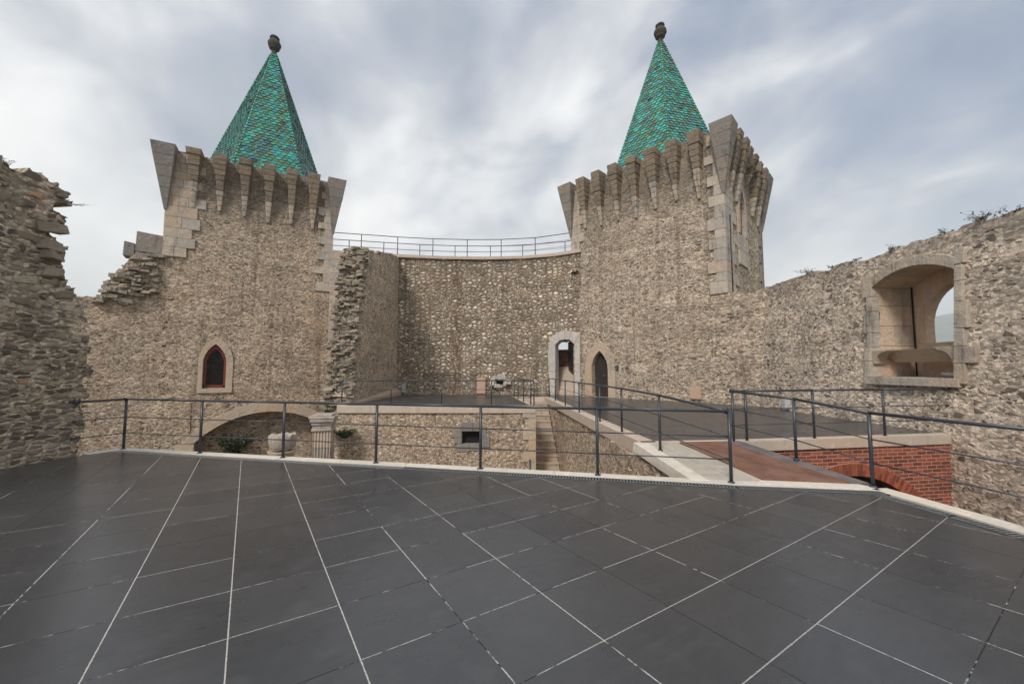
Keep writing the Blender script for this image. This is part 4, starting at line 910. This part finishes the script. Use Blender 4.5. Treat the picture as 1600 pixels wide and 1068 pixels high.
for k in range(0, 10, 2):
    rr = rng.random()
    for q in (k, k+1):
        A, A2, B_, B2 = arc[q], arc[q+1], aO[q], aO[q+1]
        mb.hexa([fNn(A[0], A[1], -.795), fNn(A2[0]-.003, A2[1], -.795), fNn(B2[0]-.003, B2[1], -.795), fNn(B_[0], B_[1], -.795), fNn(A[0], A[1], bo(4)+.03), fNn(A2[0]-.003, A2[1], bo(4)+.03), fNn(B2[0]-.003, B2[1], bo(4)+.03), fNn(B_[0], B_[1], bo(4)+.03)], rr)
ns_ = mb.build('window_surround', 'dress', rt, bevel=.012)
mb = MB(); X0 = -.66; XB = -1.92
# reveals (blocks) and vault
for (uu, sgn) in ((uL, -1), (uR_, 1)):
    z_ = 1.42; k = 0
    for h in (.46, .38, .55, .55, .50, .35):
        z2 = z_+h; cuts = [-.803, -1.45 if k % 2 else -1.2, XB]
        for a, b_ in zip(cuts, cuts[1:]):
            o = sorted((uu, uu+sgn*.2)); mb.hexa([fNn(o[0], z_, a), fNn(o[1], z_, a), fNn(o[1], z_, b_+.006), fNn(o[0], z_, b_+.006), fNn(o[0], z2-.008, a), fNn(o[1], z2-.008, a), fNn(o[1], z2-.008, b_+.006), fNn(o[0], z2-.008, b_+.006)])
        z_ = z2; k += 1
aV = [(a, b_+.25) for a, b_ in arc]
ring(mb, fNn, chunks([(a, b_+.0) for a, b_ in arc], 2), chunks(aV, 2), -.803, XB)
mb.hexa([fNn(uL, 1.2, -.805), fNn(uR_, 1.2, -.805), fNn(uR_, 1.2, XB), fNn(uL, 1.2, XB), fNn(uL, 1.425, -.805), fNn(uR_, 1.425, -.805), fNn(uR_, 1.425, XB), fNn(uL, 1.425, XB)])
# thin back wall with its own arched opening
bc = uL+1.14; bw_ = .86; zb1 = 2.32; zsp = 2.75
bi = [(bc-bw_, zb1), (bc-bw_, zsp)]+[(bc-bw_*math.cos(a*math.pi/16), zsp+bw_*1.22*math.sin(a*math.pi/16)) for a in range(1, 16)]+[(bc+bw_, zsp), (bc+bw_, zb1)]
bo_ = [(uL-.1, zb1), (uL-.1, zsp)]+[(max(uL-.1, min(uR_+.1, bc-1.8*math.cos(a*math.pi/16))), 4.6) for a in range(1, 16)]+[(uR_+.1, zsp), (uR_+.1, zb1)]
ring(mb, fNn, chunks(bi, 2), chunks(bo_, 2), XB+.16, XB-.10)
mb.hexa([fNn(uL-.1, 1.2, XB+.16), fNn(uR_+.1, 1.2, XB+.16), fNn(uR_+.1, 1.2, XB-.10), fNn(uL-.1, 1.2, XB-.10), fNn(uL-.1, zb1, XB+.16), fNn(uR_+.1, zb1, XB+.16), fNn(uR_+.1, zb1, XB-.1), fNn(uL-.1, zb1, XB-.1)])
mb.build('window_recess', 'niche', rt, bevel=.006)
# window seat
mb = MB()
for (uu, sgn) in ((uL, 1), (uR_, -1)):
    pr_ = [(0, 2.13), (.42, 2.13)]+[(.42-.04-.30*math.sin(a*math.pi/12)*1.0, 2.08-.31*(1-math.cos(a*math.pi/12))) for a in range(0, 7)]+[(0, 1.76)]
    i = mb.verts([fNn(uu+sgn*a, b_, X0+.12) for a, b_ in pr_]+[fNn(uu+sgn*a, b_, X0-.18) for a, b_ in pr_]); n = len(pr_)
    f0 = list(range(n)); mb.face([i+k for k in (f0 if sgn < 0 else f0[::-1])], .1); mb.face([i+n+k for k in (f0[::-1] if sgn < 0 else f0)], .1)
    for k in range(n): mb.face((i+k, i+(k+1) % n, i+n+(k+1) % n, i+n+k), .1)
q0, q1 = X0-.16, X0-.75
mb.hexa([fNn(uL+.02, 1.80, q0-.30), fNn(uR_-.02, 1.80, q0-.30), fNn(uR_-.02, 1.98, q1), fNn(uL+.02, 1.98, q1), fNn(uL+.02, 2.13, q0), fNn(uR_-.02, 2.13, q0), fNn(uR_-.02, 2.13, q1), fNn(uL+.02, 2.13, q1)], .5)
mb.build('window_seat', 'surround', rt, bevel=.01)
mb = MB(); mb.tube([fNn(uL+.012, 1.45, XB+.20), fNn(uL+.012, 3.95, XB+.19)], .018, 8); mb.build('corner_dark_line', 'black', rt)  # black tube drawn as the dark line up the recess's back left corner
tb = MB(); tb.tube([fNn(uL+1.35, 1.50, -1.0), fNn(uR_-.05, 1.50, -1.0)], .045, 10); tag(tb.build('tube_lamp', 'lampgrey'), 'pale tube lamp lying on the sill of the big stone window recess', 'lamp')

# ------------------------------------------------------------------ railings
def railing(label, posts, ends=(None, None), h=1.0, loc=None, extra=None, rad=.022, closed_first=False, hs=None, base=True):
    T_ = thing('railing', label, 'railing', loc or posts[0])
    for p in posts:
        mb = MB(); x_, y_, z_ = p; mb.tube([(x_, y_, z_), (x_, y_, z_+h-.01)], .024, 10)
        mb.lathe((x_, y_, z_), [(.048, 0), (.046, .012), (.028, .022)], 12); mb.build('post', 'steel', T_)
    for hh, rr, nm in ((h, rad, 'handrail'), (h*.64, .009, 'rail_bar'), (h*.32, .009, 'rail_bar')):
        pth = [(p[0], p[1], p[2]+hh) for p in posts]
        if ends[0]: pth = [(ends[0][0], ends[0][1], ends[0][2]+hh)]+pth
        if ends[1]: pth = pth+[(ends[1][0], ends[1][1], ends[1][2]+hh)]
        mb = MB()
        for a, b_ in zip(pth, pth[1:]): mb.tube([a, b_], rr, 10)
        for p in pth[1:-1]: mb.lathe(p, [(rr*.3, -rr*.95), (rr*.8, -rr*.6), (rr, 0), (rr*.8, rr*.6), (rr*.3, rr*.95)], 10)
        mb.build(nm, 'steel', T_)
        for e, q in ((ends[0], 0), (ends[1], -1)):
            if e:
                mb = MB(); c_ = Vector(pth[q]); o_ = Vector(pth[1 if q == 0 else -2]); dd = (o_-c_).normalized()*.03
                mb.tube([c_-dd*.8, c_+dd], rr*1.7+.006, 12); mb.build('wall_anchor', 'steel', T_)
    return T_
def zr(p, z): return (p[0], p[1], z)
fp = [(-7.86, 8.27, .012), (-5.99, 7.85, .012), (-4.17, 7.45, .012), (-2.34, 7.04, .012), (-.51, 6.63, .012), (1.3, 6.23, .012), (3.11, 5.83, .012)]
railing('long dark steel railing on the white kerb across the near terrace', fp, ends=((-8.2, 7.62, .0), None))
# railing along the stair wall down to the near one
sp_ = [(1.92, 20.9, ZU), (2.00, 18.7, ZU), (2.10, 16.0, ZU), (2.25, 13.6, ZU), (2.42, 11.2, ZU), (2.52, 9.35, ZU), (2.70, 7.45, .14)]
railing('steel railing above the stair side wall sloping down to meet the near railing', sp_, ends=(None, (3.09, 5.87, .012)))
# platform front + ramp side + right kerb
rp_ = [(8.03, 8.78, ZU), (6.28, 8.47, ZU), (4.72, 8.20, ZU), (4.44, 8.12, ZU)]
railing('steel railing along the far terrace edge above the red brick wall', rp_[:-1], ends=((9.70, 9.05, ZU), (4.40, 8.12, ZU)))
railing('steel railing following the rusted ramp and the right hand kerb', [(4.40, 8.10, ZU), (4.72, 6.80, .12), (4.93, 5.62, .012), (5.13, 4.05, .012), (5.34, 2.2, .012), (5.53, .4, .012)])
lf = [(-6.82, 16.25, ZU), (-4.93, 16.25, ZU), (-2.55, 16.25, ZU), (-.42, 16.25, ZU), (.55, 16.25, ZU), (.90, 16.22, ZU)]
lf = [(-6.82, 16.25, ZU), (-4.85, 16.25, ZU), (-2.82, 16.25, ZU), (-.82, 16.25, ZU), (.88, 16.24, ZU)]
railing('steel railing at the front of the far left terrace over the rubble wall', lf)
railing('short steel railing running back along the left side of the stairwell', [(.76, 16.45, ZU), (.52, 18.2, ZU), (.30, 19.9, ZU), (.12, 21.3, ZU)])
def arc_at(u):
    for k in range(len(Uc_)-1):
        if u <= Uc_[k+1] or k == len(Uc_)-2:
            s_ = (u-Uc_[k])/(Uc_[k+1]-Uc_[k]); a, b_ = Vector(pC_[k]), Vector(pC_[k+1]); d = (b_-a).normalized(); return a.lerp(b_, s_), Vector((-d.y, d.x))
def onarc(u, off): p, n = arc_at(u); q = p+n*off; return (q.x, q.y, 8.36)
LA = Uc_[-1]
railing('steel railing on the inner edge of the wall walk on top of the curtain wall', [onarc(2.0+2.03*k-.05, .15) for k in range(6)], ends=(onarc(.25, .12), onarc(LA-.35, .15)), h=1.08)
railing('steel railing on the outer edge of the wall walk on top of the curtain wall', [onarc(1.1+2.05*k-.05, 1.40) for k in range(7)], ends=(onarc(.1, 1.4), onarc(LA-.1, 1.4)), h=1.08)

# ------------------------------------------------------------------ ruins in the courtyard
pl_ = thing('stone_pillar', 'square fluted stone pillar with a moulded cap at the corner of the rubble wall', 'pillar', (-7.0, 15.0, ZB))
cx2, cy2 = -6.95, 15.05; ang = R_(12); ex = Vector((math.cos(ang), math.sin(ang), 0)); ey = Vector((-math.sin(ang), math.cos(ang), 0)); ez = Vector((0, 0, 1))
mb = MB(); hw = .31; nfl = 6; prof = []
for side in range(4):
    a = side*math.pi/2; 
    for k in range(nfl):
        for (s_, dpt) in ((.10, 0), (.22, -.035), (.5, -.05), (.78, -.035), (.90, 0)):
            u_ = -hw+(k+s_)*2*hw/nfl; x_, y_ = u_, -(hw+dpt); prof.append((x_*math.cos(a)-y_*math.sin(a), x_*math.sin(a)+y_*math.cos(a)))
lv = [ZB]+[-3.2, -2.0, -1.2, -.60]
for z0_, z1_ in zip(lv, lv[1:]): mb.prism([(cx2+ex.x*x_+ey.x*y_, cy2+ex.y*x_+ey.y*y_) for x_, y_ in prof], z0_, z1_-.008, mi=1 if z1_ == -.60 else 0)
mb.build('shaft', ['dress', 'fascia'], pl_)
mb = MB()
for (z0_, z1_, q) in ((-.60, -.50, .345), (-.50, -.40, .31), (-.40, -.28, .35), (-.28, -.16, .40), (-.16, -.07, .43), (-.07, .0, .34)): mb.obox((cx2, cy2, (z0_+z1_)/2), (ex, ey, ez), (q, q, (z1_-z0_)/2-.003), jit=.012)
mb.build('capital', 'dress', pl_, bevel=.02)
pd = thing('broken_column', 'broken pale column with a chipped bowl shaped capital below the left terrace', 'column', (-7.3, 12.9, ZB))
mb = MB(); cc_ = (-7.22, 12.85, 0)
mb.lathe(cc_, [(.27, ZB), (.26, -2), (.25, -1.35)], 24, .2, wob=.01); mb.build('shaft', 'surround', pd)
mb = MB(); mb.lathe(cc_, [(.25, -1.35), (.34, -1.30), (.34, -1.22), (.27, -1.17), (.30, -1.1), (.36, -1.0), (.42, -.92)], 24, .7, wob=.015); mb.build('collar', 'surround', pd)
mb = MB(); P0 = []
for a in range(8):
    an = a*math.pi/4+.3; P0.append((an,))
rings_ = []
for (rr, zz2) in ((.30, -.87), (.36, -.78), (.385, -.68), (.40, -.50), (.38, -.42), (.24, -.43)):
    rings_.append(mb.verts([(cc_[0]+rr*(1+.06*math.sin(a*5.1+zz2*4))*math.cos(a*math.pi/8+.2)*(1.03 if a % 2 == 0 else .99), cc_[1]+rr*(1+.05*math.cos(a*3.3))*math.sin(a*math.pi/8+.2), zz2+.035*math.sin(a*2.4+rr*9)) for a in range(16)]))
for a, b_ in zip(rings_, rings_[1:]):
    for j in range(16): mb.face((a+j, a+(j+1) % 16, b_+(j+1) % 16, b_+j), .2)
mb.face([rings_[-1]+j for j in range(16)], .2); mb.build('capital', 'dress', pd, bevel=.015)

# ------------------------------------------------------------------ small fittings
def fitting(name, label, cat, fr_, u0, u1, z0_, z1_, dep, matk, door=True, group=None):
    T_ = thing(name, label, cat, fr_((u0+u1)/2, z0_, 0), group)
    mb = MB(); mb.hexa([fr_(u0, z0_, dep), fr_(u1, z0_, dep), fr_(u1, z0_, -.1), fr_(u0, z0_, -.1), fr_(u0, z1_, dep), fr_(u1, z1_, dep), fr_(u1, z1_, -.1), fr_(u0, z1_, -.1)], .5); mb.build('box', matk, T_, bevel=.008)
    if door:
        e = .03; mb = MB(); mb.hexa([fr_(u0+e, z0_+e, dep+.012), fr_(u1-e, z0_+e, dep+.012), fr_(u1-e, z0_+e, dep-.01), fr_(u0+e, z0_+e, dep-.01), fr_(u0+e, z1_-e, dep+.012), fr_(u1-e, z1_-e, dep+.012), fr_(u1-e, z1_-e, dep-.01), fr_(u0+e, z1_-e, dep-.01)], .5); mb.build('door', matk, T_, bevel=.005)
        mb = MB(); mb.lathe(fr_(u1-.08, (z0_+z1_)/2, dep+.02), [(.012, -.012), (.016, 0), (.012, .012)], 8); mb.build('lock', 'steel', T_)
    return T_
fitting('utility_cabinet', 'salmon metal cabinet low on the wall right of the pointed doorway', 'cabinet', fR, 6.45, 6.95, .33, .85, .05, 'cabinet')
fA = frame(pC_[3], pC_[4]); fA2 = frame(pC_[4], pC_[5])
fitting('utility_cabinet', 'salmon metal cabinet at the foot of the curtain wall left of the white niche', 'cabinet', fA2, -.36, .16, .22, 1.15, .06, 'cabinet')
fitting('wall_lamp', 'small grey lamp box at the left foot of the curtain wall', 'lamp', frame(pC_[2], pC_[3]), .18, .40, .32, .82, .10, 'lampgrey', door=False)
fitting('wall_lamp', 'small white lamp box at the foot of the wall right of the pointed doorway', 'lamp', frame((9.68, 15.4), (9.62, 9)), 1.0, 1.2, .25, .58, .12, 'lampgrey', door=False)
pq = fitting('wall_plaque', 'small dark plaque on the wall just right of the pointed doorway', 'plaque', fR, 2.62, 2.90, 1.58, 1.80, .03, 'plaque', door=False)
mb = MB()
for k in range(3): mb.hexa([fR(2.66, 1.63+k*.05, .036), fR(2.84-.03*(k % 2), 1.63+k*.05, .036), fR(2.84-.03*(k % 2), 1.63+k*.05, .029), fR(2.66, 1.63+k*.05, .029), fR(2.66, 1.64+k*.05, .036), fR(2.84-.03*(k % 2), 1.64+k*.05, .036), fR(2.84-.03*(k % 2), 1.64+k*.05, .029), fR(2.66, 1.64+k*.05, .029)])
mb.build('text_lines', 'lampgrey', pq)

# ------------------------------------------------------------------ plants
def plant(name, label, base, h, n, spread, leaf, nl=14, ls=.03, up=1., bare=False, stemr=.004, lean=(0, 0, 0), cat='plant', group=None, stem='dry'):
    T_ = thing(name, label, cat, base, group); mb = MB(); ml = MB(); B = Vector(base)
    for k in range(n):
        a = rng.uniform(0, 2*math.pi); d = Vector((math.cos(a)*spread, math.sin(a)*spread, up)).normalized()+Vector(lean); p = B+Vector((rng.uniform(-1, 1), rng.uniform(-1, 1), 0))*spread*.06
        L = h*rng.uniform(.5, 1.); pts = [p]
        for q in range(4): p = p+d*L/4+Vector((rng.gauss(0, .06), rng.gauss(0, .06), rng.gauss(0, .03)))*L; pts.append(p)
        mb.tube(pts, [stemr, stemr*.85, stemr*.7, stemr*.5, stemr*.35], 5, cap=False)
        for q in range(nl):
            j = rng.randrange(1, 5); s_ = rng.random(); c_ = pts[j-1].lerp(pts[j], s_)
            dr = Vector((rng.gauss(0, 1), rng.gauss(0, 1), rng.gauss(.3, .8))).normalized(); tip = c_+dr*L*.16
            if rng.random() < .5: mb.tube([c_, tip], [stemr*.4, stemr*.25], 4, cap=False)
            e = dr.cross(Vector((rng.gauss(0, 1), rng.gauss(0, 1), rng.gauss(0, 1)))).normalized(); s2 = ls*rng.uniform(.6, 1.3)
            i = ml.verts([tip-dr*s2, tip+e*s2*.5, tip+dr*s2, tip-e*s2*.5]); ml.face((i, i+1, i+2, i+3), rng.random())
    mb.build('stems', stem, T_)
    ml.build('leaves', leaf, T_); return T_
G = 'dry plants on the right wall top'
for (y_, h_, n_, lab) in [(13.6, .30, 9, 'low sprawling dry weed at the far end of the right wall top near the tower'), (12.5, .16, 5, 'tiny dry weed on the right wall top between two larger ones'), (11.75, .22, 6, 'small dry weed on the right wall top just left of the window recess'),
                         (10.55, .26, 8, 'dark dry weed on the right wall top over the left side of the window recess'), (9.15, .24, 7, 'dry weed on the right wall top over the right side of the window recess'), (8.42, .38, 16, 'bushiest twiggy dry weed on the right wall top near the photo edge'), (7.98, .2, 5, 'small dry weed right of the bushy one on the right wall top')]:
    plant('wall_weed', lab, (10.1, y_, topR(UR[2]+13.5-y_)-.03), h_, n_, 1.3, 'dryleaf', 12, .022, .8, group=G, stemr=.005)
plant('wall_weed', 'thin dry sprig growing out of the jagged end of the near left wall', (-8.4, 7.38, 4.72), .28, 6, .6, 'dryleaf', 8, .014, .25, lean=(.25, .9, .1), stemr=.003)
plant('wall_weed', 'small dry tuft on top of the near left wall at the photo edge', (-8.4, 6.45, 5.0), .14, 8, 1., 'dryleaf', 6, .015, 1., stemr=.004)
plant('wall_weed', 'sparse dry grass on the low wall top between the ruin and the left tower', (-17.8, 17.55, 4.75), .35, 10, 1.2, 'dryleaf', 6, .03, 1., stemr=.006)
plant('wall_fern', 'green tuft growing high on the wall beside the right tower', (3.58, 22.52, 7.05), .30, 26, 1.2, 'leaf', 22, .055, .5, lean=(0, -.35, -.2), stem='leaf')
plant('shrub', 'dark green shrub growing under the large low arch', (fL(3.05, -2.6, -.75)), 1.35, 60, .75, 'leaf', 40, .07, 1., cat='shrub', stemr=.012)
plant('wall_fern', 'green plant beside the cap of the fluted pillar', (-6.45, 15.75, -.95), .55, 26, 1.2, 'leaf', 22, .05, .7, lean=(0, -.3, 0), stem='leaf')
plant('wall_fern', 'small green plant on the sill of the red framed window', tuple(fL(1.86, .74, -.08)), .22, 14, 1.2, 'leaf', 16, .045, .8, lean=(0, -.2, 0), stem='leaf')
plant('wall_fern', 'moss tuft on the rubble beside the foot of the broken cross wall', (-7.2, 15.95, -.05), .22, 20, 1.3, 'leaf', 14, .04, .6, stem='leaf')

# ------------------------------------------------------------------ air
mh = bpy.data.materials.new('thin_air'); mh.use_nodes = True; th_ = NT(mh.node_tree); th_.n.remove(th_.n['Principled BSDF'])
pv = th_.new('ShaderNodeVolumePrincipled'); pv.inputs['Color'].default_value = (.93, .98, 1, 1); pv.inputs['Density'].default_value = .00042; pv.inputs['Anisotropy'].default_value = .1
th_.l.new(pv.outputs[0], th_.n['Material Output'].inputs['Volume']); M['air'] = mh
HAZE = True; S.cycles.volume_bounces = 2
if HAZE:
    mb = MB(); mb.box((-4600, -4600, -16), (4600, 4600, 352), 0); tag(mb.build('haze', 'air'), kind='stuff')
